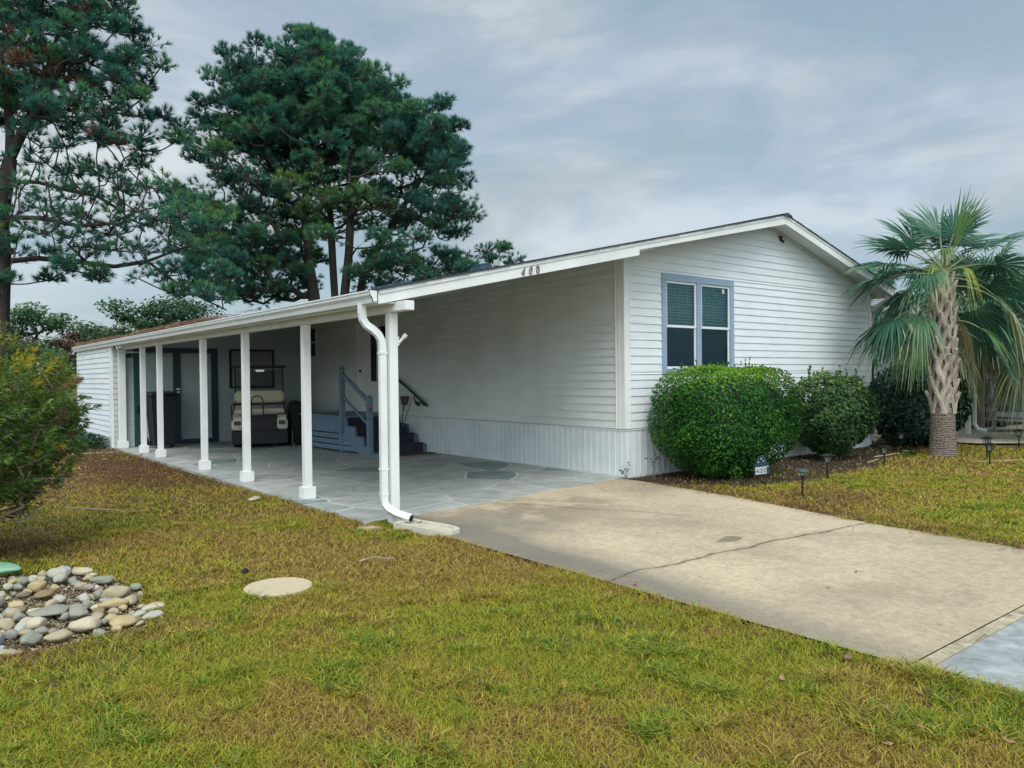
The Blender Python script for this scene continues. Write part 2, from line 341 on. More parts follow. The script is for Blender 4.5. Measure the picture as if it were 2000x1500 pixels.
# damp brown patch by the crack, a flattened half-moon with a sharp front edge
px_, py_ = X + 2.60, Y + 3.76
hm = ((px_ / .185) ** 2 + (py_ / .105) ** 2 < 1 + .2 * (fbm(X, Y, .1, 31) - .5)) & (py_ < .06 + .3 * px_)
c[hm] = c[hm] * .35 + .65 * np.array([.115, .095, .05]) * (.8 + .4 * vnoise(X[hm], Y[hm], .03, 5))[:, None]
ring = (smst(.07, 0, np.abs(np.hypot(px_ / 1.0, (py_ + .1) / .6) - .5)) * .28 * fbm(X, Y, .2, 33))[:, None]; c = c * (1 - ring) + ring * np.array([.16, .12, .07])
for _ in range(55):       # small old spots
    a, b, r_ = rnd.uniform(-4.3, -1.2), rnd.uniform(-6.2, -.6), rnd.uniform(.008, .03)
    k = smst(r_, r_ * .4, np.hypot(X - a, (Y - b) * rnd.uniform(.6, 1.5)))[:, None] * rnd.uniform(.2, .6); c = c * (1 - k) + k * np.array([.14, .10, .06])
ny, nx = DX.shape; I = np.arange(nx * ny).reshape(ny, nx)
F = np.stack([I[:-1, :-1], I[:-1, 1:], I[1:, 1:], I[1:, :-1]], -1).reshape(-1, 4)
DRIVE_M = vmat("driveway_concrete", .9, .45, 140, .20, 95)
Zd = -.004 - .003 * fbm(X, Y, .5, 30)
props(npmesh("driveway", np.stack([X, Y, Zd], 1), [F], DRIVE_M, attrs={"Col": c}, smooth=True, origin=(-2.5, -3, 0)), kind="structure")
# joint, expansion strip and grey apron towards the street
MB().box(-4.58, -.98, -6.372, -6.352, -.05, -.02).build("driveway_joint", mat("joint_dirt", (.05, .035, .02), .95, .4, 30, .5, 80))["kind"] = "structure"
MB().box(-4.58, -.98, -6.455, -6.372, -.08, -.003).build("driveway_edge_strip", mat("strip_concrete", (.40, .34, .23), .9, .2, 14, .3, 90, dirt=(.1, .08, .04), dscale=9, damt=.8))["kind"] = "structure"
MB().box(-4.5, 60, -9.4, -6.459, -.08, -.006).build("street_apron", mat("street_concrete", (.31, .33, .32), .9, .3, 9, .4, 120, dirt=(.16, .165, .16), dscale=2.5, damt=.6))["kind"] = "structure"
MB().box(-120, 120, -16, -9.4, -.08, -.01).build("street", mat("asphalt", (.06, .06, .06), .9, .2, 20, .5, 120))["kind"] = "structure"
# ---- neighbour's concrete drive
MB().add([(9.9, -1.35, -.012), (11.0, -2.42, -.012), (70, -1.6, -.012), (70, 9, -.012), (12.2, 9, -.012), (9.9, 2.0, -.012)], [(0, 1, 2, 3, 4, 5)]).build("neighbour_driveway", mat("neighbour_concrete", (.42, .385, .30), .9, .15, 2, .3, 90, dirt=(.2, .17, .12), dscale=1.2, damt=.5))["kind"] = "structure"
MB().add([(-6.6, 10.9, -.02), (-4.9, 10.75, -.02), (-4.9, 11.05, -.02), (-6.6, 11.3, -.02)], [(0, 1, 2, 3)]).build("concrete_path", mat("path_concrete", (.36, .32, .26), .9, .2, 4, .3, 60))["kind"] = "structure"

# ---- carport floor: painted flagstone pattern with pale joints
def flag_mat():
    m, t, b = new_mat("flagstone_paint"); Nn = t.nodes; Lk = t.links
    co = Nn.new("ShaderNodeTexCoord")
    nw = Nn.new("ShaderNodeTexNoise"); nw.inputs["Scale"].default_value = 1.2; nw.inputs["Detail"].default_value = 1; Lk.new(co.outputs["Object"], nw.inputs[0])
    sc = Nn.new("ShaderNodeVectorMath"); sc.operation = 'SCALE'; sc.inputs["Scale"].default_value = .25; Lk.new(nw.outputs["Color"], sc.inputs[0])
    ad = Nn.new("ShaderNodeVectorMath"); Lk.new(co.outputs["Object"], ad.inputs[0]); Lk.new(sc.outputs[0], ad.inputs[1])
    v1 = Nn.new("ShaderNodeTexVoronoi"); v1.voronoi_dimensions = '2D'; v1.feature = 'DISTANCE_TO_EDGE'; v1.inputs["Scale"].default_value = 1.15
    v2 = Nn.new("ShaderNodeTexVoronoi"); v2.voronoi_dimensions = '2D'; v2.inputs["Scale"].default_value = 1.15
    Lk.new(ad.outputs[0], v1.inputs[0]); Lk.new(ad.outputs[0], v2.inputs[0])
    sp = Nn.new("ShaderNodeSeparateColor"); Lk.new(v2.outputs["Color"], sp.inputs[0])
    cr = Nn.new("ShaderNodeValToRGB"); el = cr.color_ramp.elements; el[0].position = 0; el[0].color = (.20, .25, .225, 1); el[1].position = .14; el[1].color = (.34, .355, .33, 1)
    for p, cc in ((.11, (.22, .27, .245)), (.5, (.39, .40, .37)), (.8, (.44, .44, .40)), (1, (.34, .37, .355))):
        k = el.new(p); k.color = (*cc, 1)
    Lk.new(sp.outputs[0], cr.inputs[0])
    ns = Nn.new("ShaderNodeTexNoise"); ns.inputs["Scale"].default_value = 3; ns.inputs["Detail"].default_value = 6; Lk.new(co.outputs["Object"], ns.inputs[0])
    mr = Nn.new("ShaderNodeMapRange"); mr.inputs[1].default_value = .3; mr.inputs[2].default_value = .7; mr.inputs[3].default_value = .78; mr.inputs[4].default_value = 1.15; Lk.new(ns.outputs["Fac"], mr.inputs[0])
    vs = Nn.new("ShaderNodeVectorMath"); vs.operation = 'SCALE'; Lk.new(cr.outputs[0], vs.inputs[0]); Lk.new(mr.outputs[0], vs.inputs["Scale"])
    ln = Nn.new("ShaderNodeMapRange"); ln.inputs[1].default_value = .008; ln.inputs[2].default_value = .030; ln.inputs[3].default_value = .9; ln.inputs[4].default_value = 0; Lk.new(v1.outputs["Distance"], ln.inputs[0])
    mx = Nn.new("ShaderNodeMix"); mx.data_type = 'RGBA'; mx.inputs["B"].default_value = (.58, .60, .56, 1); Lk.new(ln.outputs[0], mx.inputs["Factor"]); Lk.new(vs.outputs[0], mx.inputs["A"])
    Lk.new(mx.outputs["Result"], b.inputs["Base Color"]); b.inputs["Roughness"].default_value = .55
    bp = Nn.new("ShaderNodeBump"); bp.inputs["Strength"].default_value = .25; bp.inputs["Distance"].default_value = .01
    n2 = Nn.new("ShaderNodeTexNoise"); n2.inputs["Scale"].default_value = 90; Lk.new(co.outputs["Object"], n2.inputs[0]); Lk.new(n2.outputs["Fac"], bp.inputs["Height"]); Lk.new(bp.outputs[0], b.inputs["Normal"])
    return m
def slabpoly(): return [(-4.86, -.66), (-4.1, -.60), (-.29, -.045), (-.0, -.0), (0, 11.66), (-4.86, 11.66)]
m_ = MB(); m_.prism(slabpoly(), lambda u, v, t: (u, v, t), -.09, .004); m_.build("carport_floor", flag_mat(), origin=(-2.4, 5, 0))["kind"] = "structure"

# ---------------------------------------------------------------- the lawn
def blades(n_try, rmin, rmax, dens, h0, h1, w0, seed, ang=41):
    r = np.random.default_rng(seed); A = math.radians(ang)
    area = A * (rmax ** 2 - rmin ** 2); n = int(area * dens)
    rad = np.sqrt(r.uniform(rmin ** 2, rmax ** 2, n)); th = r.uniform(-A, A, n)
    f = np.cos(th) * rad; s_ = np.sin(th) * rad
    x = CAM.x + .781 * s_ + .625 * f; y = CAM.y - .625 * s_ + .781 * f
    wob = .035 + .13 * (fbm(x, y, .22, 50) - .5); wo2 = .06 * (vnoise(x, y, .12, 51) - .5)
    ok = ~on_drive(x + wob + wo2, y) & ~on_slab(x + wo2 * .6, y + wob * .3) & ~on_house(x, y) & ~on_road(x + wob, y - wob) & ~on_ngb(x, y + wob) & ~in_rocks(x + wob * 2, y + wob * 2)
    ok &= ~((np.hypot((x + 6.60), (y + 2.56)) < .255))
    ok &= ~((x > -4.72) & (x < -4.2) & (y > -1.75) & (y < -.95))
    ok &= r.random(n) > .93 * mulchf(x, y)
    sfv = strawf(x, y); ok &= r.random(n) > .72 * sfv
    thin = fbm(x, y, .5, 52); ok &= r.random(n) > .45 * smst(.45, .3, thin); ok &= r.random(n) > .85 * smst(.30, .12, fbm(x, y, .09, 56, 2))
    x, y, sfv, rad = x[ok], y[ok], sfv[ok], rad[ok]; n = len(x); g = greenf(x, y)
    tall = 1 + .5 * smst(.25, .0, np.minimum(np.abs(x + 4.6), 9)) * (y < -1) + .5 * smst(.58, .8, fbm(x, y, .35, 54))
    weed = smst(.60, .74, fbm(x, y, .20, 58, 2)) * (g > .35); h = r.uniform(h0, h1, n) * tall * (1 - .35 * sfv) * (1 + .4 * weed); az = r.uniform(0, 2 * np.pi, n); lean = r.uniform(.5, 2.1, n) * h
    w = w0 * r.uniform(.6, 1.3, n) * (1 + .7 * weed)
    dxv, dyv_ = np.cos(az), np.sin(az); tw = az + r.uniform(-1.2, 1.2, n) + np.pi / 2; wx_, wy_ = np.cos(tw) * w / 2, np.sin(tw) * w / 2
    z0 = np.where(on_drive(x, y) | on_slab(x, y), -.006, -.024)
    P = np.empty((n, 5, 3)); 
    P[:, 0] = np.stack([x - wx_, y - wy_, z0], 1); P[:, 1] = np.stack([x + wx_, y + wy_, z0], 1)
    mx_, my_ = x + dxv * lean * .35, y + dyv_ * lean * .35
    P[:, 2] = np.stack([mx_ + wx_ * .85, my_ + wy_ * .85, z0 + h * .62], 1); P[:, 3] = np.stack([mx_ - wx_ * .85, my_ - wy_ * .85, z0 + h * .62], 1)
    P[:, 4] = np.stack([x + dxv * lean, y + dyv_ * lean, z0 + h * r.uniform(.7, 1.0, n)], 1)
    # tone: 0 straw/brown .. 1 lush green
    pg = .14 + .74 * g; u = r.random(n)
    tone = np.where(u < pg * (1 - .6 * sfv), r.uniform(.5, 1.0, n) * (.72 + .28 * g), r.uniform(.0, .46, n))
    tone = np.clip(tone - .12 * sfv + .16 * weed * (tone > .5), 0, 1)
    return P.reshape(-1, 3), np.repeat(tone, 5), n
parts = [blades(0, 2.6, 4.6, 12000, .028, .050, .0042, 61, 44), blades(0, 4.6, 6.6, 8500, .026, .048, .0048, 62, 44), blades(0, 6.6, 9.5, 5200, .026, .046, .006, 63), blades(0, 9.5, 14, 2600, .026, .046, .0085, 64), blades(0, 14, 24, 800, .028, .05, .015, 65)]
V = np.concatenate([p[0] for p in parts]); T = np.concatenate([p[1] for p in parts]); n = sum(p[2] for p in parts)
b5 = (np.arange(n) * 5)[:, None]
GRASS = leafmat("grass_blades", [(0, (.10, .055, .018)), (.18, (.30, .185, .045)), (.40, (.48, .35, .09)), (.5, (.42, .345, .03)), (.72, (.325, .325, .022)), (.88, (.20, .255, .02)), (1, (.115, .20, .02))], .55, .25, .25)
props(npmesh("grass", V, [b5 + np.array([[0, 1, 2, 3]]), b5 + np.array([[3, 2, 4]])], GRASS, attrs={"tone": T}, origin=(0, 0, 0)), "short yellow-green lawn grass with straw-brown patches across the yard", "grass", kind="stuff")

# ---- fallen pine straw and mulch litter
def litter(name, n, fn, box, ln, w, cols, seed, label, cat, z=-.012, lift=.02):
    r = np.random.default_rng(seed); x = r.uniform(box[0], box[1], n); y = r.uniform(box[2], box[3], n)
    ok = (r.random(n) < fn(x, y)) & ~on_house(x, y) & ~in_rocks(x, y); x, y = x[ok], y[ok]; n = len(x)
    az = r.uniform(0, np.pi, n); l = r.uniform(*ln, n) / 2; w_ = w * r.uniform(.6, 1.4, n) / 2; z0 = z + r.uniform(0, lift, n)
    ca, sa = np.cos(az), np.sin(az); t = r.uniform(-.25, .25, n) * l
    P = np.empty((n, 4, 3))
    P[:, 0] = np.stack([x - ca * l - sa * w_, y - sa * l + ca * w_, z0 - t], 1); P[:, 1] = np.stack([x - ca * l + sa * w_, y - sa * l - ca * w_, z0 - t], 1)
    P[:, 2] = np.stack([x + ca * l + sa * w_, y + sa * l - ca * w_, z0 + t], 1); P[:, 3] = np.stack([x + ca * l - sa * w_, y + sa * l + ca * w_, z0 + t], 1)
    return props(npmesh(name, P.reshape(-1, 3), [(np.arange(n) * 4)[:, None] + np.array([[0, 1, 2, 3]])], leafmat(name, cols, .8, .0, .2), attrs={"tone": np.repeat(r.random(n), 4)}, origin=(0, 0, 0)), label, cat, kind="stuff")
def strawprob(x, y):
    s_ = strawf(x, y); s_ = np.where(on_drive(x, y), .42 * smst(.38, .0, np.abs(x - drive_right(y))) * smst(.35, .6, fbm(x, y, .3, 70)) * (y < -.4) + .004, s_); s_ = np.where(on_slab(x, y), .012, s_)
    return np.clip(s_ + .03 * (1 - on_drive(x, y)) * (x < 9), 0, 1)
litter("pine_straw", 120000, strawprob, (-9.6, 9, -7.2, 14), (.07, .17), .0045, [(0, (.055, .026, .013)), (.5, (.12, .055, .026)), (1, (.23, .125, .06))], 71, "rust-brown fallen pine needles scattered along the lawn edges and driveway", "pine straw", .004, .02)
def mulchprob(x, y): return np.clip(mulchf(x, y) * .9 + .35 * smst(.6, .1, np.hypot((x - 1.6) / 1.6, (y + 2.4) / .7)), 0, 1)
litter("mulch", 60000, mulchprob, (-.3, 10.5, -3.2, .1), (.02, .06), .014, [(0, (.03, .018, .012)), (.6, (.08, .05, .035)), (.93, (.13, .095, .07)), (1, (.35, .31, .26))], 72, "dark brown bark mulch and leaf litter in the bed under the shrubs", "mulch", -.03, .02)

def gravprob(x, y): return 1.0 * in_rocks(x + .05, y)
_ir = in_rocks
r_g = np.random.default_rng(9); n = 9000; x = r_g.uniform(-9.3, -7.35, n); y = r_g.uniform(-2.85, -.62, n); k = in_rocks(x + .03, y); x, y = x[k], y[k]; n = len(x)
oct_ = np.array([[1, 0, 0], [0, 1, 0], [-1, 0, 0], [0, -1, 0], [0, 0, .7], [0, 0, -.5]]); s_ = r_g.uniform(.006, .017, n); a_ = r_g.uniform(0, 3.14, n)
V = oct_[None] * s_[:, None, None] * r_g.uniform(.6, 1.4, (n, 6, 1)); ca, sa = np.cos(a_)[:, None], np.sin(a_)[:, None]
V = np.stack([V[..., 0] * ca - V[..., 1] * sa + x[:, None], V[..., 0] * sa + V[..., 1] * ca + y[:, None], V[..., 2] - .055 + r_g.uniform(0, .02, n)[:, None]], -1).reshape(-1, 3)
f6 = np.array([[0, 1, 4], [1, 2, 4], [2, 3, 4], [3, 0, 4], [1, 0, 5], [2, 1, 5], [3, 2, 5], [0, 3, 5]])
props(npmesh("gravel", V, [((np.arange(n) * 6)[:, None, None] + f6[None]).reshape(-1, 3)], leafmat("gravel_bits", [(0, (.10, .07, .045)), (.5, (.24, .19, .12)), (1, (.42, .36, .25))], .85, 0, .2), attrs={"tone": np.repeat(r_g.random(n), 6)}, origin=(-8, -1.8, -.05)), "small tan gravel between the river stones", "gravel", kind="stuff")
# ---------------------------------------------------------------- the house
WX = 7.75; ZS = .75; CO = .127
house = empty("house", (0, 0, 0), "white vinyl-sided single-storey house with a gabled end and an open carport along its side", "house")
def rake_y(x): return -.40 + (x - 3.87) * (.687 / 8.74) if x < 3.87 else -.40
def zt(x): return 4.49 - (3.87 - x) * .2237 if x < 3.87 else 4.49 - (x - 3.87) * .262
# gable wall: real lapped courses, cut round the window opening
WIN = (.875, 2.805, 1.60, 3.245)
def lap_x(mb, segs, z0, z1, y=0.0):       # boards facing -Y, segs = list of (xa0,xb0,xa1,xb1)
    for a0, b0, a1, b1 in segs:
        mb.add([(a0, y - .017, z0), (b0, y - .017, z0), (b1, y - .003, z1), (a1, y - .003, z1), (a0, y + .03, z0), (b0, y + .03, z0), (b1, y + .03, z1), (a1, y + .03, z1)],
               [(0, 1, 2, 3), (0, 4, 5, 1), (3, 2, 6, 7), (1, 5, 6, 2), (0, 3, 7, 4), (4, 7, 6, 5)])
def lap_y(mb, a, b, z0, z1, x, s):        # boards on a wall of constant x facing s (-1 or +1)
    mb.add([(x + s * .020, a, z0), (x + s * .020, b, z0), (x + s * .003, b, z1), (x + s * .003, a, z1), (x - s * .03, a, z0), (x - s * .03, b, z0), (x - s * .03, b, z1), (x - s * .03, a, z1)],
           [(0, 1, 2, 3), (0, 4, 5, 1), (3, 2, 6, 7), (1, 5, 6, 2), (0, 3, 7, 4), (4, 7, 6, 5)])
mb = MB(); z = ZS
def roof_under(x): return zt(x) - .11
while z < 4.40:
    z1 = min(z + CO, 4.40)
    def lim(zz):
        if zz <= roof_under(.02): a = .02
        else: a = 3.87 - (4.38 - zz) / .2237
        b = WX - .02 if zz <= roof_under(WX) else 3.87 + (4.38 - zz) / .262
        return max(a, .02), min(b, WX - .02)
    a0, b0 = lim(z); a1, b1 = lim(z1)
    if z1 <= WIN[2] + .01 or z >= WIN[3] - .01:
        if b1 > a1: lap_x(mb, [(a0, b0, a1, b1)], z, z1)
    else:
        if z < WIN[2]: lap_x(mb, [(a0, b0, a0, b0)], z, WIN[2]); zz = WIN[2]
        else: zz = z
        ze = min(z1, WIN[3]); lap_x(mb, [(a0, WIN[0] + .02, a0, WIN[0] + .02), (WIN[1] - .02, b0, WIN[1] - .02, b1)], zz, ze)
        if z1 > WIN[3]: lap_x(mb, [(a0, b0, a1, b1)], WIN[3], z1)
    z += CO
for k in range(26):      # staggered panel overlaps
    zz = ZS + CO * k; xs_ = (1.9 + (k // 2 % 3) * 2.05 + rnd.uniform(-.25, .25)); zz1 = min(zz + CO, 4.2)
    if WIN[0] - .05 < xs_ < WIN[1] + .05 and WIN[2] - CO < zz < WIN[3]: continue
    if zz1 < zt(xs_) - .2: mb.add([(xs_, -.0195, zz + .002), (xs_ + .010, -.0195, zz + .002), (xs_ + .010, -.0055, zz1 - .002), (xs_, -.0055, zz1 - .002), (xs_, -.01, zz + .002), (xs_ + .010, -.01, zz + .002), (xs_ + .010, .0, zz1 - .002), (xs_, .0, zz1 - .002)], [(0, 1, 2, 3), (0, 3, 7, 4), (1, 5, 6, 2)])
mb.build("gable_wall", W_SIDE, house)
mb = MB(); z = ZS
while z < 3.42:
    z1 = min(z + CO, 3.43); lap_y(mb, .02, 11.64, z, z1, 0, -1); z += CO
mb.build("side_wall", W_SIDE_Y, house)
mb = MB(); z = ZS
while z < 3.40: lap_y(mb, .02, 16, z, min(z + CO, 3.42), WX, 1); z += CO
mb.add([(.03, 16, ZS), (WX - .03, 16, ZS), (WX - .03, 16, 3.42), (3.87, 16, 4.38), (.03, 16, 3.42)], [(0, 1, 2, 3, 4)])
mb.build("far_wall", W_SIDE, house)
MB().box(.04, WX - .04, .04, 15.95, .70, .745).build("subfloor", WOOD, house)
# skirting with proud ribs
mb = MB(); mb.box(.008, WX - .008, -.004, .02, -.05, ZS - .012); x = .07
while x < WX - .05: mb.box(x - .0055, x + .0055, -.013, -.004, .03, ZS - .03); x += .137
mb.box(-.004, WX, -.016, -.004, ZS - .03, ZS - .008)
mb.build("front_skirting", W_SKIRT, house)
mb = MB(); mb.box(-.004, .006, -.004, 11.6, -.02, ZS - .012); y = .07
while y < 11.5: mb.box(-.013, -.004, y - .0055, y + .0055, .03, ZS - .03); y += .137
mb.box(-.016, -.004, -.004, 11.6, ZS - .03, ZS - .008); mb.box(-.018, -.004, .05, 11.6, 0, .035)
mb.build("side_skirting", W_SKIRT, house)
MB().box(WX - .02, WX + .01, .02, 16, -.05, ZS - .01).box(.02, WX, 15.99, 16.02, -.05, ZS).build("rear_skirting", W_SKIRT, house)
# corner trims: the wide post at the carport corner and the narrow one at the far corner
c = MB(); c.box(-.022, .002, -.004, .075, ZS, 3.42); c.box(-.022, .115, -.026, -.004, ZS, 3.43); c.box(-.027, -.022, .075, .16, ZS, 3.41); c.box(.085, .09, -.031, -.026, ZS, 3.42); c.box(-.035, -.022, .145, .16, ZS, 3.41)
c.build("corner_trim", W_PAINT, house)
MB().box(WX - .085, WX + .012, -.028, -.004, .02, 3.42).box(WX + .001, WX + .024, -.026, .09, .02, 3.42).build("corner_trim", W_PAINT, house)
# window
wf = MB(); y0, y1 = -.034, .01; T = .115; xa, xb, za, zb = WIN; xm0, xm1 = 1.765, 1.885
wf.box(xa, xb, y0, y1, zb - T, zb); wf.box(xa, xa + T - .01, y0, y1, za, zb - T); wf.box(xb - T + .01, xb, y0, y1, za, zb - T); wf.box(xm0, xm1, y0 + .002, y1, za + .08, zb - T); wf.box(xa + T - .01, xb - T + .01, y0, y1, za, za + .085)
window = wf.build("window", BLUE, house, bevel=.003)
for (a, b) in ((xa + T - .01, xm0), (xm1, xb - T + .01)):
    s = MB(); w = .038; zc = 2.39; zl, zh = za + .085, zb - T
    for i, (p, q, d) in enumerate(((zl, zc + .02, .012), (zc - .025, zh, 0))):
        yy = -.012 + d
        s.box(a, a + w, yy, yy + .03, p, q); s.box(b - w, b, yy, yy + .03, p, q); s.box(a + w, b - w, yy, yy + .03, p, p + w); s.box(a + w, b - w, yy, yy + .03, q - w, q)
    s.build("window_sash", W_METAL, window, bevel=.003)
    MB().add([(a + w - .004, .012, zl + .03), (b - w + .004, .012, zl + .03), (b - w + .004, .012, zc + .01), (a + w - .004, .012, zc + .01)], [(0, 1, 2, 3)]).build("lower_pane", SCREEN, window)
    MB().add([(a + w - .004, .001, zc), (b - w + .004, .001, zc), (b - w + .004, .001, zh - .02), (a + w - .004, .001, zh - .02)], [(0, 1, 2, 3)]).build("upper_pane", GLASS, window)
    bl = MB(); zz = zl + .03
    while zz < zh - .02: bl.obox(((a + b) / 2, .05, zz), (b - a - .02, .036, .004), (.55, 0, 0)); zz += .05
    for q in (.22, .5, .78): bl.box(a + (b - a) * q - .002, a + (b - a) * q + .002, .028, .031, zl, zh)
    bl.build("blind", mat("blind_slats", (.78, .85, .84), .5, .05, 4), window)
    cu = MB(); k = 26; pts = [(a - .02 + (b - a + .04) * i / k, .10 + .022 * math.sin(i * 1.9) + .01 * math.sin(i * .7)) for i in range(k + 1)]
    for i in range(k): cu.add([(pts[i][0], pts[i][1], zl), (pts[i + 1][0], pts[i + 1][1], zl), (pts[i + 1][0], pts[i + 1][1], zh), (pts[i][0], pts[i][1], zh)], [(0, 1, 2, 3)])
    cu.build("curtain", mat("lace_curtain", (.28, .46, .46), .8, .55, 16), window, smooth=True)
MB().box(2.50, 2.56, -.0045, -.0025, 3.0, 3.07).build("sticker", mat("sticker", (.55, .68, .62), .5, .3, 60), window)
# gable and carport rake boards, drip edge, shingles
def rake(name, xs, top, bot, yoff, mat_, th=.022):
    m = MB()
    for xa_, xb_ in zip(xs[:-1], xs[1:]):
        A = (xa_, rake_y(xa_) + yoff); B = (xb_, rake_y(xb_) + yoff)
        m.add([(A[0], A[1], bot(A[0])), (B[0], B[1], bot(B[0])), (B[0], B[1], top(B[0])), (A[0], A[1], top(A[0])),
               (A[0], A[1] + th, bot(A[0])), (B[0], B[1] + th, bot(B[0])), (B[0], B[1] + th, top(B[0])), (A[0], A[1] + th, top(A[0]))],
              [(0, 1, 2, 3), (5, 4, 7, 6), (3, 2, 6, 7), (0, 4, 5, 1), (1, 5, 6, 2), (0, 3, 7, 4)])
    return m
XL, XR, XS = -4.88, 8.06, -.45
car_bot = lambda x: 2.373 + (x + 4.87) * (3.318 - 2.373) / (4.87 - .45)
gab_bot = lambda x: zt(x) - .175 if x > XS else car_bot(x)
rake("carport_fascia", [XL, XS], lambda x: zt(x) - .055, car_bot, 0, W_FASCIA).build("carport_fascia", W_FASCIA, house)
rake("gable_fascia", [XS, 3.87, XR], lambda x: zt(x) - .055, lambda x: zt(x) - (.128 + .055 * min(1, (x + .45) / 4.3)), .0, W_FASCIA).build("gable_fascia", W_FASCIA, house)
rake("drip_edge", [XL, XS, 3.87, XR], lambda x: zt(x) - .018, lambda x: zt(x) - .060, -.012, W_FASCIA, .03).build("drip_edge", W_METAL, house)
# roof decks with real shingle courses
def roofside(xe, xr, yfar, nm):
    m = MB(); n = 42
    for i in range(n):
        a = xe + (xr - xe) * i / n; b = xe + (xr - xe) * (i + 1) / n
        za_, zb_ = zt(a) + .006, zt(b) - .006
        ya, yb = rake_y(a) - .03, rake_y(b) - .03
        jit = rnd.uniform(-.004, .006)
        m.add([(a, ya + jit, za_ - .022), (b, yb + jit, zb_ - .014), (b, yb + jit, zb_), (a, ya + jit, za_), (a, yfar, za_ - .022), (b, yfar, zb_ - .014), (b, yfar, zb_), (a, yfar, za_)],
              [(0, 1, 2, 3), (5, 4, 7, 6), (3, 2, 6, 7), (0, 4, 5, 1), (1, 5, 6, 2), (0, 3, 7, 4)])
    return m.build(nm, SHINGLE, house)
roofside(XL - .02, 3.87, 16.3, "roof_slope"); roofside(XR + .02, 3.87, 16.3, "roof_slope")
m = MB(); m.add([(3.87 - .14, -.45, zt(3.73) + .014), (3.87, -.45, 4.51), (3.87 + .14, -.45, zt(4.01) + .014), (3.73, 16.3, zt(3.73) + .014), (3.87, 16.3, 4.51), (4.01, 16.3, zt(4.01) + .014), (3.73, -.45, zt(3.73) - .01), (4.01, -.45, zt(4.01) - .01)], [(0, 1, 4, 3), (1, 2, 5, 4), (0, 6, 7, 2, 1)])
m.build("ridge_cap", SHINGLE, house)
# soffits: gable overhang, right eave, carport ceiling
def soff(p, name, mm=W_PAINT):
    n = len(p); MB().add(p + [(x, y, z + .02) for x, y, z in p], [tuple(range(n)), tuple(range(2 * n - 1, n - 1, -1))] + [(i, (i + 1) % n, (i + 1) % n + n, i + n) for i in range(n)]).build(name, mm, house)
soff([(3.87, -.378, zt(3.87) - .14), (3.87, .02, zt(3.87) - .14), (WX + .28, .02, zt(WX + .28) - .14), (WX + .28, -.378, zt(WX + .28) - .14)], "gable_soffit", W_FASCIA)
soff([(XS, rake_y(XS) + .022, zt(XS) - .14), (3.87, -.378, zt(3.87) - .14), (3.87, .02, zt(3.87) - .14), (XS, .02, zt(XS) - .14)], "gable_soffit", W_FASCIA)
soff([(WX, .02, zt(XR) - .15), (XR, .02, zt(XR) - .15), (XR, 16.2, zt(XR) - .15), (WX, 16.2, zt(XR) - .15)], "eave_soffit")
MB().box(XR - .02, XR + .004, -.378, 16.2, zt(XR) - .19, zt(XR) - .03).build("eave_fascia", W_FASCIA, house)
MB().box(XR + .004, XR + .11, -.40, 16.2, zt(XR) - .15, zt(XR) - .04).build("gutter", W_METAL, house, bevel=.015)
CEIL_SHADE = mat("carport_ceiling", (.32, .35, .34), .7, .08, 2)  # darker than white paint: carport shade is put into the colour
cz = lambda x: zt(x) - .16
soff([(-4.84, rake_y(-4.84) + .022, cz(-4.84)), (-.005, rake_y(0) + .022, cz(0)), (-.005, 11.64, cz(0)), (-4.84, 11.64, cz(-4.84))], "carport_ceiling", CEIL_SHADE)
m = MB()
for y in np.arange(.6, 11.5, 1.22): m.bar((-4.6, y, cz(-4.6) - .035), (-.02, y, cz(0) - .035), .04, .07)
m.build("rafters", CEIL_SHADE, house)
# beam over the posts with a blunt end that sticks out past the fascia
MB().box(-4.675, -4.565, -1.27, 11.6, 2.305, 2.405).build("beam", W_PAINT, house, bevel=.004)
MB().box(-4.885, -4.863, -1.07, 16.1, 2.375, 2.50).build("eave_fascia", W_FASCIA, house)
soff([(-4.863, -1.05, 2.385), (-4.67, -1.05, 2.385), (-4.67, 11.6, 2.385), (-4.863, 11.6, 2.385)], "eave_soffit")
# K-style gutter along the low eave
prof = [(-4.886, 2.505), (-4.886, 2.385), (-4.955, 2.385), (-4.965, 2.43), (-4.992, 2.465), (-4.992, 2.497), (-5.004, 2.497), (-5.004, 2.512), (-4.985, 2.512), (-4.980, 2.47), (-4.952, 2.437), (-4.945, 2.397), (-4.896, 2.397), (-4.896, 2.505)]
g = MB(); g.prism(prof, lambda u, v, t: (u, t, v + (t > 5) * 0 + .004 * math.sin(t)), -1.07, 16.1)
g.add([(-4.886, -1.07, 2.505), (-4.886, -1.07, 2.385), (-4.955, -1.07, 2.385), (-4.965, -1.07, 2.43), (-5.0, -1.07, 2.465), (-5.0, -1.07, 2.51)], [(0, 1, 2, 3, 4, 5)])
gut = g.build("gutter", W_METAL, house)
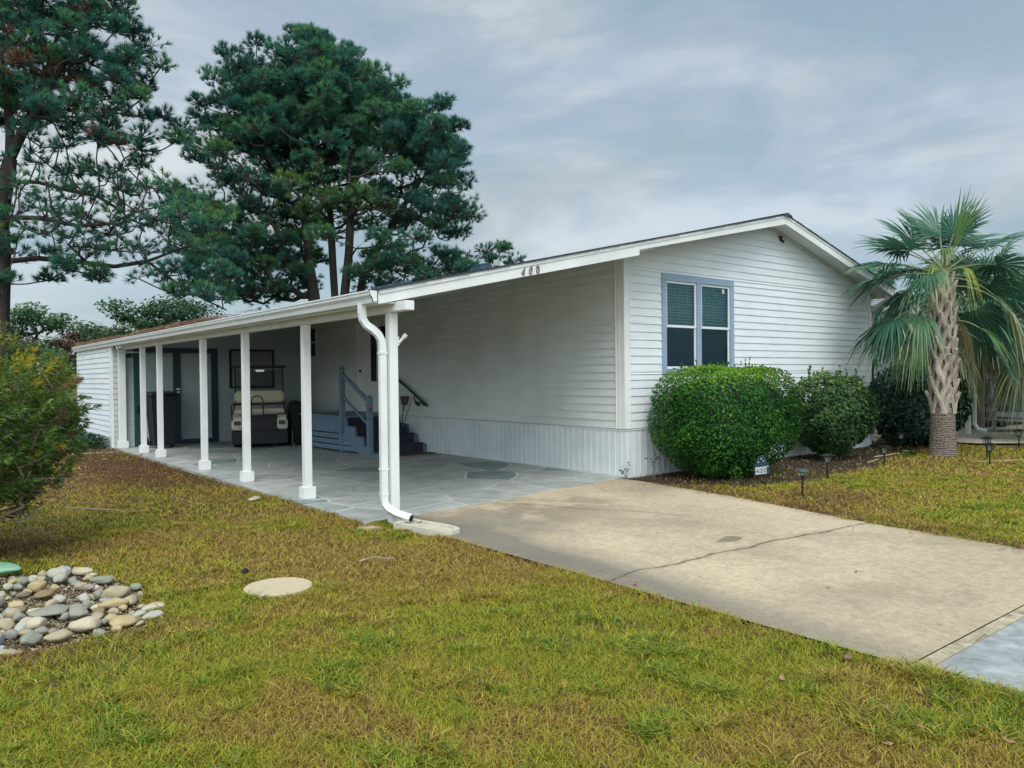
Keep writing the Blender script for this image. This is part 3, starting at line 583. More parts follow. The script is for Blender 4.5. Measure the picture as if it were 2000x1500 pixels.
# downspout: outlet, S-bend to the post, straight run, lower elbow
DS = [(-4.935, -.80, 2.395), (-4.935, -.80, 2.29), (-4.925, -.80, 2.22), (-4.89, -.815, 2.16), (-4.83, -.84, 2.115), (-4.775, -.86, 2.06), (-4.742, -.872, 1.99), (-4.735, -.875, 1.90), (-4.735, -.875, 1.2), (-4.737, -.878, .62), (-4.738, -.88, .30), (-4.735, -.885, .22), (-4.71, -.94, .165), (-4.66, -1.03, .12), (-4.58, -1.17, .085)]
dsp = MB().tube(DS, .04, 4, sq=(.075, .058), cap=False).build("downspout", W_METAL, house)
for zz in (1.86, .60, .33): MB().box(-4.778, -4.692, -.910, -.840, zz - .012, zz + .012).build("downspout_band", W_METAL, dsp)
MB().obox((-4.578, -1.173, .085), (.05, .012, .06), (.3, 0, .3)).build("spout_mouth", BLACK, house)
MB().tube([(WX + .19, -.30, zt(XR) - .13), (WX + .19, -.30, 3.15), (WX + .10, -.1, 3.0), (WX + .06, .03, 2.9), (WX + .06, .06, .2), (WX + .07, -.1, .1)], .04, 4, sq=(.08, .06)).build("downspout", W_METAL, house)
# posts
py = [-.88, 1.38, 3.62, 5.70, 8.56, 9.92]
post0 = MB().box(-4.67, -4.57, py[0] - .05, py[0] + .05, .165, 2.303).build("post", W_PAINT, house, bevel=.004, )
def post(y, base=True):
    p = MB().box(-4.67, -4.57, y - .05, y + .05, .16, 2.303).build("post", W_PAINT, house, bevel=.004)
    if base: MB().box(-4.705, -4.535, y - .085, y + .085, .006, .165).build("post_base", W_PAINT, p, bevel=.006)
MB().box(-4.668, -4.572, py[0] - .048, py[0] + .048, -.02, .165).build("post_foot", W_PAINT, post0)
for y in py[1:]: post(y)
pil = MB().box(-4.77, -4.62, 11.50, 11.62, .16, 2.303).build("post", W_PAINT, house, bevel=.004); MB().box(-4.80, -4.58, 11.47, 11.63, .006, .165).build("post_base", W_PAINT, pil, bevel=.006)
# flag bracket on the near post
fb = MB(); fb.obox((-4.565, -.905, 1.99), (.012, .05, .10)); fb.tube([(-4.555, -.915, 1.97), (-4.50, -.955, 2.045)], [.016, .018], 12); fb.tube([(-4.51, -.948, 2.03), (-4.485, -.965, 2.065)], [.024, .024], 12)
for zz in (1.95, 2.03): fb.cyl((-4.56, -.92, zz), (-4.55, -.925, zz), .008, n=8)
fb.build("flag_bracket", W_METAL, house)
# house number on the fascia
def textmesh(s, size, ext, shear=0, name="t"):
    cu = bpy.data.curves.new(name, 'FONT'); cu.body = s; cu.size = size; cu.extrude = ext; cu.shear = shear; cu.align_x = 'CENTER'
    o = bpy.data.objects.new(name, cu); COL.objects.link(o); bpy.context.view_layer.update()
    me = bpy.data.meshes.new_from_object(o.evaluated_get(bpy.context.evaluated_depsgraph_get())); bpy.data.objects.remove(o); bpy.data.curves.remove(cu); return me
DIG = mat("number_bronze", (.22, .17, .16), .45, .3, 30, metal=.2)
fdir = Vector((8.74, .687, 0)).normalized()
for i, (ch, sh, x) in enumerate((("4", .35, -2.80), ("0", .2, -2.665), ("0", -.1, -2.53))):
    me = textmesh(ch, .145, .006, sh); M = Matrix((( fdir.x * .8, 0, fdir.y, x), (fdir.y * .8, 0, -fdir.x, rake_y(x) - .012), (.12, 1.0, 0, 2.856 + (x + 2.665) * .2), (0, 0, 0, 1)))
    me.transform(M); finish("house_number", me, DIG, house)
for (xa_, xb_) in ((.05, 3.87), (3.87, WX)):
    MB().bar((xa_, -.035, zt(xa_) - .165), (xb_, -.035, zt(xb_) - .165), .022, .022).build('soffit_trim', W_PAINT, house)
# small camera under the gable soffit and vents
MB().obox((4.35, -.02, zt(4.35) - .26), (.13, .05, .035), (0, .25, .2)).obox((4.27, -.05, zt(4.3) - .215), (.05, .05, .04)).build("gable_camera", BLACK, house)
# roof vent and pipe
RV = mat("vent_metal", (.05, .10, .13), .5, .2, 8)
v = MB(); v.obox((.95, 5.0, 3.90), (.34, .40, .10), (0, -.22, 0)); v.obox((.95, 5.0, 3.97), (.26, .30, .05), (0, -.22, 0)); v.build("roof_vent", RV, house, bevel=.02)
MB().cyl((1.25, 5.35, 3.85), (1.25, 5.35, 4.16), .04).build("vent_pipe", mat("pvc", (.35, .37, .36), .5), house)
MB().cyl((1.02, 4.55, 3.9), (1.02, 4.55, 4.02), .07).build("vent_pipe", bpy.data.materials["pvc"], house)
for q in range(3): MB().obox((-.4 + q * .5, 6 + q * 1.4, zt(-.4 + q * .5) + .05), (.3, .3, .09), (0, -.22, 0)).build("roof_vent", RV, house, bevel=.02)
# pine straw lying on the low roof
n = 26000; r_ = np.random.default_rng(5); x = -4.9 + np.abs(r_.normal(0, .5, n)); y = r_.uniform(4, 16, n); d = fbm(x, y, .8, 81); ok = (r_.random(n) < smst(.47, .66, d) * smst(4.5, 8, y) * .8) & (x < -3); x, y, d = x[ok], y[ok], d[ok]; n = len(x)
z = 4.49 - (3.87 - x) * .2237 + r_.uniform(0, .075, n) * smst(.42, .62, d); a = r_.uniform(0, np.pi, n); l = r_.uniform(.04, .09, n); w = .006
P = np.empty((n, 4, 3)); ca, sa = np.cos(a), np.sin(a); t = r_.uniform(-.03, .03, n)
P[:, 0] = np.stack([x - ca * l, y - sa * l, z - t], 1); P[:, 1] = np.stack([x - ca * l, y - sa * l, z - t + w], 1); P[:, 2] = np.stack([x + ca * l, y + sa * l, z + t + w], 1); P[:, 3] = np.stack([x + ca * l + .004, y + sa * l, z + t], 1)
props(npmesh("roof_pine_straw", P.reshape(-1, 3), [(np.arange(n) * 4)[:, None] + np.array([[0, 1, 2, 3]])], leafmat("roof_straw", [(0, (.09, .055, .035)), (.6, (.22, .125, .075)), (1, (.34, .23, .15))], .8, 0, .2), attrs={"tone": np.repeat(r_.random(n), 4)}, origin=(-4.5, 10, 2.5)), "rusty pine needles piled on the low edge of the carport roof", "pine straw", kind="stuff")

# ---- storage room closing the carport, with double doors
m = MB(); z = .12
while z < 2.36: z1 = min(z + .127, 2.37); lap_y(m, 11.75, 16, z, z1, -4.88, -1); z += .127
m.build("storage_side_wall", W_SIDE, house)
MB().box(-4.89, -4.87, 11.75, 16, -.06, .12).build("storage_foundation", W_SKIRT, house)
MB().box(-4.91, -4.86, 11.64, 11.80, .0, 2.38).build("corner_trim", W_PAINT, house)
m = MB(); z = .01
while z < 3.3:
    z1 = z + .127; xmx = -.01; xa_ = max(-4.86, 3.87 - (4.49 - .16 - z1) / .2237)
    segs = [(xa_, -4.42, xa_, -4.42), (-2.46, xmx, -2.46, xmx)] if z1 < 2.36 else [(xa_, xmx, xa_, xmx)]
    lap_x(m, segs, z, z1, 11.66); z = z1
W_STOR_SHADE = mat("storage_siding_shade", (.40, .46, .46), .6, .06, 2, .2, 30, stretch=(1, 1, 9)); m.build("storage_front_wall", W_STOR_SHADE, house)  # darkened siding copy for wall and doors, interior shade painted in
dr = MB(); dr.box(-4.42, -4.31, 11.62, 11.67, 0, 2.36, 1); dr.box(-3.53, -3.36, 11.625, 11.67, 0, 2.24); dr.box(-2.62, -2.46, 11.62, 11.67, 0, 2.36); dr.box(-4.31, -2.62, 11.62, 11.67, 2.24, 2.36); dr.box(-4.31, -2.62, 11.635, 11.67, .004, .12)
doorf = dr.build("door_frame", [NAVY, TEAL], house, bevel=.004)
for a, b in ((-4.31, -3.53), (-3.36, -2.62)):
    m = MB(); z = .12
    while z < 2.23: z1 = min(z + .127, 2.24); lap_x(m, [(a, b, a, b)], z, z1, 11.675); z = z1 + 1e-6
    d_ = m.build("storage_door", W_STOR_SHADE, house)
MB().obox((-4.34, 11.59, .88), (.05, .05, .18)).cyl((-4.34, 11.56, .95), (-4.34, 11.6, .95), .03).build("door_handle", BLACKM, house, bevel=.005)
MB().obox((-3.44, 11.58, 1.36), (.10, .07, .04)).cyl((-3.44, 11.55, 1.28), (-3.44, 11.6, 1.28), .03).build("door_handle", mat("nickel", (.5, .5, .48), .3, metal=.8), house, bevel=.004)
MB().obox((-4.52, 11.58, 2.17), (.10, .12, .09)).build("security_light", BLACKM, house, bevel=.01)
MB().cyl((-4.80, 11.45, 2.245), (-4.2, 11.45, 2.245), .012).build("light_tube", W_METAL, house)
# dark framed window on the storage wall above the cart
m = MB(); m.box(-2.17, -1.0, 11.60, 11.64, 2.30, 2.35); m.box(-2.17, -2.12, 11.60, 11.64, 1.4, 2.30); m.box(-1.05, -1.0, 11.60, 11.64, 1.4, 2.30); m.box(-2.17, -1.0, 11.60, 11.64, 1.35, 1.4)
wn = m.build("rear_window", BLACK, house); MB().box(-2.12, -1.05, 11.62, 11.63, 1.4, 2.29).build("pane", mat("grey_pane", (.24, .27, .25), .25, .1), wn)
# side wall window near the back, and the entry door on the landing
m = MB(); m.box(-.04, -.005, 11.1, 11.16, 2.12, 2.98); m.box(-.04, -.005, 11.5, 11.56, 2.12, 2.98); m.box(-.04, -.005, 11.16, 11.5, 2.12, 2.18); m.box(-.04, -.005, 11.16, 11.5, 2.92, 2.98); m.box(-.038, -.005, 11.16, 11.5, 2.53, 2.57)
wn = m.build("side_window", W_METAL, house); MB().box(-.028, -.018, 11.16, 11.5, 2.18, 2.92).build("pane", mat("dark_pane", (.012, .018, .022), .1, spec=.6), wn)
m = MB(); m.box(-.05, -.018, 7.62, 7.72, .8, 2.95); m.box(-.05, -.018, 8.72, 8.82, .8, 2.95); m.box(-.05, -.018, 7.72, 8.72, 2.85, 2.95)
df = m.build("entry_door_frame", W_PAINT, house); dd = MB().box(-.04, -.018, 7.72, 8.72, .8, 2.85).build("entry_door", W_PAINT, house)
MB().box(-.046, -.0405, 7.82, 8.08, 1.5, 2.72).build("door_glass", mat("door_glass_dark", (.015, .02, .02), .1, spec=.6), dd)
MB().cyl((-.075, 8.6, 1.75), (-.04, 8.6, 1.75), .03).build("door_handle", BLACKM, dd)
MB().obox((-.07, 7.4, 2.62), (.12, .1, .22)).obox((-.10, 7.4, 2.74), (.16, .14, .03)).build("porch_light", BLACKM, house, bevel=.01)
# wall outlet cover and round of hardware low on the side wall
MB().box(-.032, -.017, 6.58, 6.72, .85, 1.05).build("outlet_cover", mat("cover_grey", (.45, .47, .44), .5), house, bevel=.004)
MB().box(-.040, -.017, 1.33, 1.47, 1.03, 1.06).build("wall_plate", W_PAINT, house)

# ---------------------------------------------------------------- porch steps inside the carport
por = empty("porch_steps", (-.7, 7.5, 0), "blue-grey wooden landing with steps and newel posts inside the carport", "steps")
m = MB(); m.box(-1.40, -.03, 6.88, 9.1, .735, .775); m.box(-1.36, -1.33, 6.92, 9.08, .40, .735)
m.build("landing", PORCH, por)
m = MB()
for i, (a, b) in enumerate(((.285, .385), (.165, .265), (.045, .145))):
    pts = [(-1.365 - .05 * math.sin(math.pi * t) * (1 + .3 * i), 6.35 + 2.75 * t) for t in np.linspace(0, 1, 13)]
    for (x0_, y0_), (x1_, y1_) in zip(pts[:-1], pts[1:]): m.add([(x0_, y0_, a), (x1_, y1_, a), (x1_, y1_, b), (x0_, y0_, b), (x0_ + .02, y0_, a), (x1_ + .02, y1_, a), (x1_ + .02, y1_, b), (x0_ + .02, y0_, b)], [(0, 1, 2, 3), (4, 7, 6, 5), (3, 2, 6, 7), (0, 4, 5, 1)])
m.box(-1.33, -1.32, 6.5, 9.05, .02, .40, 1); m.build("slatted_skirt", [PORCH, BLACK], por)
m = MB()
for k in range(3): m.box(-1.30, -.03, 5.78 + .37 * k, 6.17 + .37 * k, .19 * (k + 1) - .03, .19 * (k + 1))
for k in range(4): m.box(-1.28, -.05, 5.80 + .37 * k, 5.82 + .37 * k, .19 * k, .19 * (k + 1) - .03)
m.build("treads", mat("dark_tread", (.03, .035, .05), .9, .3, 20), por)
m = MB(); st_ = [(5.70, .0), (5.70, .17), (5.80, .17), (6.0, .19), (6.06, .36), (6.37, .38), (6.42, .56), (6.74, .57), (6.80, .735), (6.92, .735), (6.92, .30), (6.2, .0)]
m.prism(st_, lambda u, v, t: (t, u, v), -1.36, -1.31); m.build("stringer", PORCH, por); MB().prism(st_, lambda u, v, t: (t, u, v), -.06, -.035).build("stringer", PORCH, por)
def newel(x, y, h, cap):
    m = MB(); m.box(x - .05, x + .05, y - .05, y + .05, .0, h); m.box(x - .06, x + .06, y - .06, y + .06, h - .18, h - .16)
    if cap: m.tube([(x, y, h), (x, y, h + .03), (x, y, h + .08), (x, y, h + .13), (x, y, h + .16)], [.035, .055, .065, .045, .01], 12)
    else: m.add([(x - .05, y - .05, h), (x + .05, y - .05, h), (x + .05, y + .05, h), (x - .05, y + .05, h), (x, y, h + .04)], [(0, 1, 4), (1, 2, 4), (2, 3, 4), (3, 0, 4)])
    return m.build("newel_post", PORCH, por)
p1 = newel(-1.36, 5.72, 1.20, False); newel(-1.37, 6.92, 1.70, True)
MB().box(-1.39, -1.36, 5.665, 5.669, .88, .97).box(-1.375, -1.345, 5.664, 5.669, .90, .99).build("reflector", mat("reflector_red", (.3, .015, .02), .3), p1)
m = MB(); m.bar((-1.36, 5.74, 1.10), (-1.37, 6.90, 1.66), .04, .09); m.build("handrail", PORCH, por)
MB().bar((-1.36, 5.74, .62), (-1.37, 6.90, 1.20), .035, .05).build("lower_rail", PORCH, por)
MB().box(-1.42, -1.20, 5.64, 5.80, .004, .06).build("post_foot", PORCH, por)
# rail on the house wall beside the steps
hr = empty("wall_handrail", (-.09, 6.2, 1.0), "dark green sloping handrail fixed to the carport side wall", "handrail")
MB().tube([(-.10, 5.56, .99), (-.10, 6.98, 1.66)], .026, 10).build("rail", TEAL, hr)
m = MB()
for y, z in ((5.75, 1.07), (6.75, 1.55)): m.tube([(-.02, y, z - .07), (-.09, y, z - .06), (-.10, y, z)], .009, 8); m.cyl((-.02, y, z - .07), (-.032, y, z - .07), .03, n=10)
m.build("bracket", BLACKM, hr)
m = MB(); m.tube([(-.10, 6.05, 1.20), (-.12, 6.02, 1.10), (-.12, 5.9, 1.03), (-.11, 5.8, 1.06), (-.11, 5.74, 1.06)], .014, 8); m.obox((-.12, 5.90, 1.02), (.03, .16, .05), (.4, 0, 0)); props(m.build("leash", BLACK), "black leash looped over the low end of the green handrail", "leash")
m = MB(); mop = empty("mop", (-.25, 6.2, .2), "long-handled mop leaning on the steps below the handrail", "mop")
MB().tube([(-.16, 6.03, 1.17), (-.30, 6.28, .42)], .011, 8).build("handle", WOOD, mop)
m = MB()
for k in range(14): a = k * .45; m.tube([(-.30, 6.28, .50), (-.30 + .03 * math.cos(a), 6.28 + .03 * math.sin(a), .42), (-.30 + .05 * math.cos(a), 6.28 + .05 * math.sin(a), .24)], [.012, .01, .006], 5)
m.build("mop_head", mat("mop_yarn", (.06, .06, .065), .95, .4, 30), mop)
br = empty("broom", (-.15, 6.5, .6), "dark broom standing beside the mop against the side wall", "broom")
MB().tube([(-.10, 6.50, .98), (-.17, 6.50, .42)], .010, 8).build("handle", BLACKM, br)
m = MB(); m.add([(-.06, 6.45, .98), (-.06, 6.55, .98), (-.12, 6.55, .98), (-.12, 6.45, .98), (-.03, 6.38, 1.17), (-.03, 6.62, 1.17), (-.13, 6.62, 1.17), (-.13, 6.38, 1.17)], [(0, 1, 2, 3), (4, 7, 6, 5), (0, 4, 5, 1), (1, 5, 6, 2), (2, 6, 7, 3), (3, 7, 4, 0)]); m.build("bristles", mat("bristle", (.12, .09, .06), .95, .4, 40), br)
m = MB(); m.box(-.98, -.12, 5.20, 5.66, .006, .022); props(m.build("door_mat", MATB), "brown coir mat lying at the foot of the carport steps", "mat")
props(MB().obox((-.45, 6.35, .48), (.30, .3, .18)).build("storage_box", mat("navy_box", (.015, .02, .06), .6, .2), bevel=.02), "navy blue box sitting on the carport steps", "box")

# ---------------------------------------------------------------- golf cart seen from behind
gc = empty("golf_cart", (-2.30, 10.4, 0), "cream golf cart with tan seats and red tail lights parked nose-in in the carport", "golf cart")
cx_, yb_ = -2.26, 9.35
body = MB(); pr = [(yb_ + .12, .40), (yb_ + .02, .48), (yb_ + .0, .66), (yb_ + .14, .74), (yb_ + .5, .78), (yb_ + 1.1, .78), (yb_ + 1.15, .40), (yb_ + 1.6, .36), (yb_ + 2.15, .40), (yb_ + 2.22, .70), (yb_ + 1.95, .92), (yb_ + 1.85, .90), (yb_ + 1.62, .32), (yb_ + 1.1, .30), (yb_ + .6, .34)]
for s_ in (-1, 1):
    a = cx_ + s_ * .38; b = cx_ + s_ * .62
    body = MB(); body.prism([(yb_ + .06, .40), (yb_, .46), (yb_ + .0, .66), (yb_ + .1, .74), (yb_ + .6, .78), (yb_ + .75, .62), (yb_ + .75, .40)], lambda u, v, t: (t, u, v), min(a, b), max(a, b)); body.build("rear_fender", CREAMB, gc, bevel=.03, smooth=True)
body = MB(); body.prism([(yb_ + 1.95, .36), (yb_ + 2.15, .40), (yb_ + 2.2, .68), (yb_ + 1.98, .92), (yb_ + 1.84, .90), (yb_ + 1.80, .40)], lambda u, v, t: (t, u, v), cx_ - .6, cx_ + .6)
bd = body.build("front_cowl", CREAMB, gc, bevel=.03, smooth=True)
for s_ in (-1, 1): MB().obox((cx_ + s_ * .49, yb_ - .005, .57), (.155, .03, .10)).build("tail_light", REDL, gc, bevel=.012)
m = MB(); m.box(cx_ - .58, cx_ + .58, yb_ + .06, yb_ + 2.1, .24, .34); m.box(cx_ - .37, cx_ + .37, yb_ + .03, yb_ + .7, .34, .72); m.box(cx_ - .55, cx_ + .55, yb_ + .45, yb_ + 1.0, .34, .60); m.box(cx_ - .62, cx_ + .62, yb_ - .02, yb_ + .05, .30, .37); m.box(cx_ - .64, cx_ - .56, yb_ + 1.0, yb_ + 1.9, .30, .38); m.box(cx_ + .56, cx_ + .64, yb_ + 1.0, yb_ + 1.9, .30, .38)
m.build("chassis", BLACK, gc, bevel=.01)
MB().box(cx_ - .61, cx_ + .61, yb_ - .10, yb_ + .02, .10, .385).build("foot_platform", BLACK, gc, bevel=.012)
for wy in (yb_ + .42, yb_ + 1.85):
    for s_ in (-1, 1):
        x_ = cx_ + s_ * .50
        w_ = MB().tube([(x_ - .09, wy, .235), (x_ - .075, wy, .235), (x_ + .075, wy, .235), (x_ + .09, wy, .235)], [.19, .23, .23, .19], 28).build("wheel", RUBBER, gc, smooth=True)
        MB().tube([(x_ - .094, wy, .235), (x_ + .094, wy, .235)], [.10, .10], 20).build("rim", mat("rim_grey", (.3, .3, .3), .4, metal=.6), w_)
MB().obox((cx_, yb_ + .28, .845), (1.14, .46, .10)).obox((cx_, yb_ + .95, .845), (1.14, .50, .12)).build("seat_cushion", CREAM, gc, bevel=.04, smooth=True)
MB().obox((cx_, yb_ + .56, 1.16), (1.12, .11, .28), (-.12, 0, 0)).build("seat_back", CREAM, gc, bevel=.045, smooth=True)
MB().obox((cx_, yb_ + .74, 1.18), (1.12, .09, .26), (.12, 0, 0)).build("seat_back", CREAM, gc, bevel=.04, smooth=True)
m = MB(); m.tube([(cx_ + -.06 - .12, yb_ - .02, .70), (cx_ - .18, yb_ - .02, 1.08), (cx_ - .14, yb_ - .02, 1.17), (cx_ - .05, yb_ - .02, 1.20), (cx_ + .04, yb_ - .02, 1.17), (cx_ + .08, yb_ - .02, 1.08), (cx_ + .08, yb_ - .02, .70)], .014, 8); m.build("grab_bar", BLACKM, gc)
for s_ in (-1, 1):
    x_ = cx_ + s_ * .60
    m = MB(); m.tube([(x_, yb_ + .02, .62), (x_ + s_ * .02, yb_ + .02, .98), (x_ + s_ * .0, yb_ + .2, 1.0), (x_, yb_ + .5, .98)], .015, 8); m.build("arm_rail", BLACKM, gc)
    m = MB(); m.tube([(x_, yb_ + .62, .75), (x_ + s_ * .0 - s_ * .06, yb_ + .62, 1.05), (x_ - s_ * .06, yb_ + .64, 1.86)], .016, 8); m.build("canopy_post", BLACKM, gc)
    m = MB(); m.tube([(x_ - s_ * .02, yb_ + 1.95, .90), (x_ - s_ * .04, yb_ + 1.75, 1.86)], .016, 8); m.build("canopy_post", BLACKM, gc)
m = MB(); m.bar((cx_ - .6, yb_ + .50, 1.00), (cx_ + .6, yb_ + .50, 1.00), .05, .06); m.build("crossbar", BLACKM, gc)
MB().obox((cx_, yb_ + 1.15, 1.885), (1.24, 1.55, .045)).build("canopy", mat("canopy_black", (.025, .03, .03), .6), gc, bevel=.015)
MB().add([(cx_ - .54, yb_ + 1.96, .94), (cx_ + .54, yb_ + 1.96, .94), (cx_ + .54, yb_ + 1.78, 1.85), (cx_ - .54, yb_ + 1.78, 1.85)], [(0, 1, 2, 3)]).build("windshield", CLEAR, gc)
m = MB(); m.tube([(cx_ - .25, yb_ + 1.75, .95), (cx_ - .25, yb_ + 1.5, 1.1)], .018, 8)
pts = [(cx_ - .25 + .17 * math.cos(a), yb_ + 1.47 - .05 * math.sin(a), 1.13 + .16 * math.sin(a)) for a in np.linspace(0, 2 * math.pi, 25)]; m.tube(pts, .013, 8, cap=False); m.build("steering_wheel", BLACK, gc)
MB().obox((cx_ + .02, yb_ + 1.55, 1.79), (.20, .02, .05)).build("mirror", mat("mirror", (.5, .5, .5), .1, metal=.9), gc)

gc.location = (-1.95, 10.28, 0); gc.rotation_euler = (0, 0, math.radians(-20.5))
# ---- wheelie bin and draped shape
bn = empty("wheelie_bin", (-3.98, 11.0, 0), "dark navy wheelie bin standing in front of the storage doors", "bin")
bx, by = -3.98, 10.95
MB().add([(bx - .22, by - .27, .06), (bx + .22, by - .27, .06), (bx + .22, by + .22, .06), (bx - .22, by + .22, .06), (bx - .30, by - .34, 1.22), (bx + .30, by - .34, 1.22), (bx + .30, by + .34, 1.22), (bx - .30, by + .34, 1.22)], [(0, 3, 2, 1), (4, 5, 6, 7), (0, 1, 5, 4), (1, 2, 6, 5), (2, 3, 7, 6), (3, 0, 4, 7)]).build("tub", mat("bin_navy", (.006, .008, .017), .5, .1), bn, bevel=.03)
MB().add([(bx - .33, by - .38, 1.22), (bx + .33, by - .38, 1.22), (bx + .33, by + .36, 1.22), (bx - .33, by + .36, 1.22), (bx - .30, by - .34, 1.28), (bx + .30, by - .34, 1.28), (bx + .30, by + .34, 1.32), (bx - .30, by + .34, 1.32)], [(0, 3, 2, 1), (4, 5, 6, 7), (0, 1, 5, 4), (1, 2, 6, 5), (2, 3, 7, 6), (3, 0, 4, 7)]).build("lid", mat("bin_lid", (.014, .016, .03), .45), bn, bevel=.015)
for s_ in (-1, 1): MB().cyl((bx + s_ * .25, by + .25, .12), (bx + s_ * .31, by + .25, .12), .12, n=20).build("wheel", RUBBER, bn)
MB().tube([(bx - .28, by + .40, 1.15), (bx + .28, by + .40, 1.15)], .018, 8).build("handle", BLACK, bn)
dc = MB(); n_ = 26; prof = [(.22, .0), (.235, .25), (.22, .5), (.215, .75), (.20, .93), (.12, 1.03), (.0, 1.06)]
for (r0, z0), (r1, z1) in zip(prof[:-1], prof[1:]):
    for i in range(n_):
        q = lambda r, z, k: ((-1.36 + r * (1 + .07 * math.sin(5 * k * 2 * math.pi / n_) * (1.1 - z)) * math.cos(k * 2 * math.pi / n_)), 9.42 + 1.2 * r * (1 + .08 * math.sin(7 * k * 2 * math.pi / n_ + 1) * (1.1 - z)) * math.sin(k * 2 * math.pi / n_), z + .006)
        dc.add([q(r0, z0, i), q(r0, z0, i + 1), q(r1, z1, i + 1), q(r1, z1, i)], [(0, 1, 2, 3)])
gr = dc.build("draped_cover", mat("black_cloth", (.012, .013, .015), .8, .2, 10, .2, 40), smooth=True); props(gr, "tall black cloth cover draped over something beside the golf cart", "cover")
OFF[gr] = Vector(gr.location)
props(MB().tube([(-1.60, 9.08, .36), (-1.59, 9.06, .2), (-1.61, 9.05, .10), (-1.57, 9.04, .05), (-1.62, 9.02, .03), (-1.55, 9.0, .05)], .006, 6).build("cord", mat("cord_tan", (.4, .33, .22), .7)), "thin tan cord hanging beside the black cloth cover", "cord")
# ---------------------------------------------------------------- plants: shared pieces
RH = Vector((.781, -.625, 0)).normalized(); FH = Vector((.625, .781, 0)).normalized()
RHn, FHn = np.array(RH), np.array(FH)
def frusta(P0, P1, R0, R1, n=5):
    P0, P1 = np.asarray(P0, float), np.asarray(P1, float); R0, R1 = np.asarray(R0, float), np.asarray(R1, float); m = len(P0)
    d = P1 - P0; d /= np.linalg.norm(d, axis=1, keepdims=True) + 1e-9
    u = np.tile([0., 0, 1], (m, 1)); u[np.abs(d[:, 2]) > .9] = [1, 0, 0]
    r = np.cross(d, u); r /= np.linalg.norm(r, axis=1, keepdims=True); u = np.cross(r, d)
    a = np.arange(n) * 2 * np.pi / n; ca, sa = np.cos(a)[None, :, None], np.sin(a)[None, :, None]
    ring = r[:, None] * ca + u[:, None] * sa
    V = np.concatenate([P0[:, None] + ring * R0[:, None, None], P1[:, None] + ring * R1[:, None, None]], 1).reshape(-1, 3)
    i = np.arange(n); q = np.stack([i, (i + 1) % n, (i + 1) % n + n, i + n], 1)
    return V, (np.arange(m) * 2 * n)[:, None, None] + q[None]
def unit(v): return v / (np.linalg.norm(v, axis=-1, keepdims=True) + 1e-9)
def rperp(r, d):
    q = r.normal(size=d.shape); q -= (q * d).sum(-1, keepdims=True) * d; return unit(q)
def inpoly(p, x, y):
    p = np.array(p); c = np.zeros(len(x), bool); j = len(p) - 1
    for i in range(len(p)):
        xi, yi = p[i]; xj, yj = p[j]
        c ^= ((yi > y) != (yj > y)) & (x < (xj - xi) * (y - yi) / (yj - yi + 1e-12) + xi); j = i
    return c
def skeleton(stems, targets, r, seglen=.55, twist=.18):
    """stems: list of point lists; grows a limb to every target from the nearest earlier limb"""
    P = []; par = []
    for s in stems:
        s = [Vector(p) for p in s]; last = -1
        if P and (Vector(P[0]) - s[0]).length > .01:
            last = int(np.argmin([(Vector(q) - s[0]).length for q in P]))
        for a, b in zip(s[:-1], s[1:]):
            k = max(1, int((b - a).length / seglen))
            for i in range(k):
                if last == -1 and i == 0 and not P: P.append(tuple(a)); par.append(-1); last = 0; continue
                P.append(tuple(a + (b - a) * i / k)); par.append(last); last = len(P) - 1
        P.append(tuple(s[-1])); par.append(last)
    A = np.array(P); ns = len(A)
    targets = np.asarray(targets); dist = np.array([np.min(np.linalg.norm(A - t, axis=1)) for t in targets]); ends = np.zeros(len(targets), int)
    for ti in np.argsort(dist):
        t = targets[ti]; A = np.array(P); dv = t - A
        cost = np.linalg.norm(dv, axis=1) + 1.1 * np.maximum(0, .15 * np.hypot(dv[:, 0], dv[:, 1]) - dv[:, 2] + .0) + (A[:, 2] < 2.5) * 50
        b = int(np.argmin(cost)); p0 = A[b]; v = t - p0; ln = np.linalg.norm(v); k = max(2, int(ln / seglen))
        mid = p0 + v * .5 + np.array([0, 0, -.12 * ln]) + r.normal(size=3) * twist * ln * .5; last = b
        for i in range(1, k + 1):
            s = i / k; q = (1 - s) ** 2 * p0 + 2 * s * (1 - s) * mid + s * s * t + (r.normal(size=3) * .05 if i < k else 0)
            P.append(tuple(q)); par.append(last); last = len(P) - 1
        ends[ti] = last
    return np.array(P), np.array(par), ends
def radii(par, ends, r_tip, power=.46, w=1.0):
    cnt = np.zeros(len(par)); np.add.at(cnt, ends, w)
    for i in range(len(par) - 1, 0, -1):
        if par[i] >= 0: cnt[par[i]] += cnt[i]
    return r_tip * np.maximum(cnt, .6) ** power
def tuftmesh(r, P, D, K, ln, w, spread=1.0):
    m = len(P); ax = D[:, None]; D3 = np.repeat(D, K, 0); q = rperp(r, D3); phi = r.uniform(.15, spread, (m * K, 1))
    nd = D3 * np.cos(phi) + q * np.sin(phi); L_ = r.uniform(.75, 1.1, (m * K, 1)) * ln; P3 = np.repeat(P, K, 0) - D3 * r.uniform(0, .09, (m * K, 1))
    s = rperp(r, nd) * w / 2
    V = np.stack([P3 - s, P3 + s, P3 + nd * L_ + np.array([0, 0, -.02])], 1).reshape(-1, 3)
    return V, (np.arange(m * K) * 3)[:, None] + np.array([[0, 1, 2]])
PINE = leafmat("pine_needles", [(0, (.20, .10, .06)), (.05, (.17, .09, .05)), (.1, (.026, .10, .088)), (.45, (.058, .20, .14)), (.75, (.10, .26, .115)), (1, (.16, .29, .055))], .6, .35, .15)
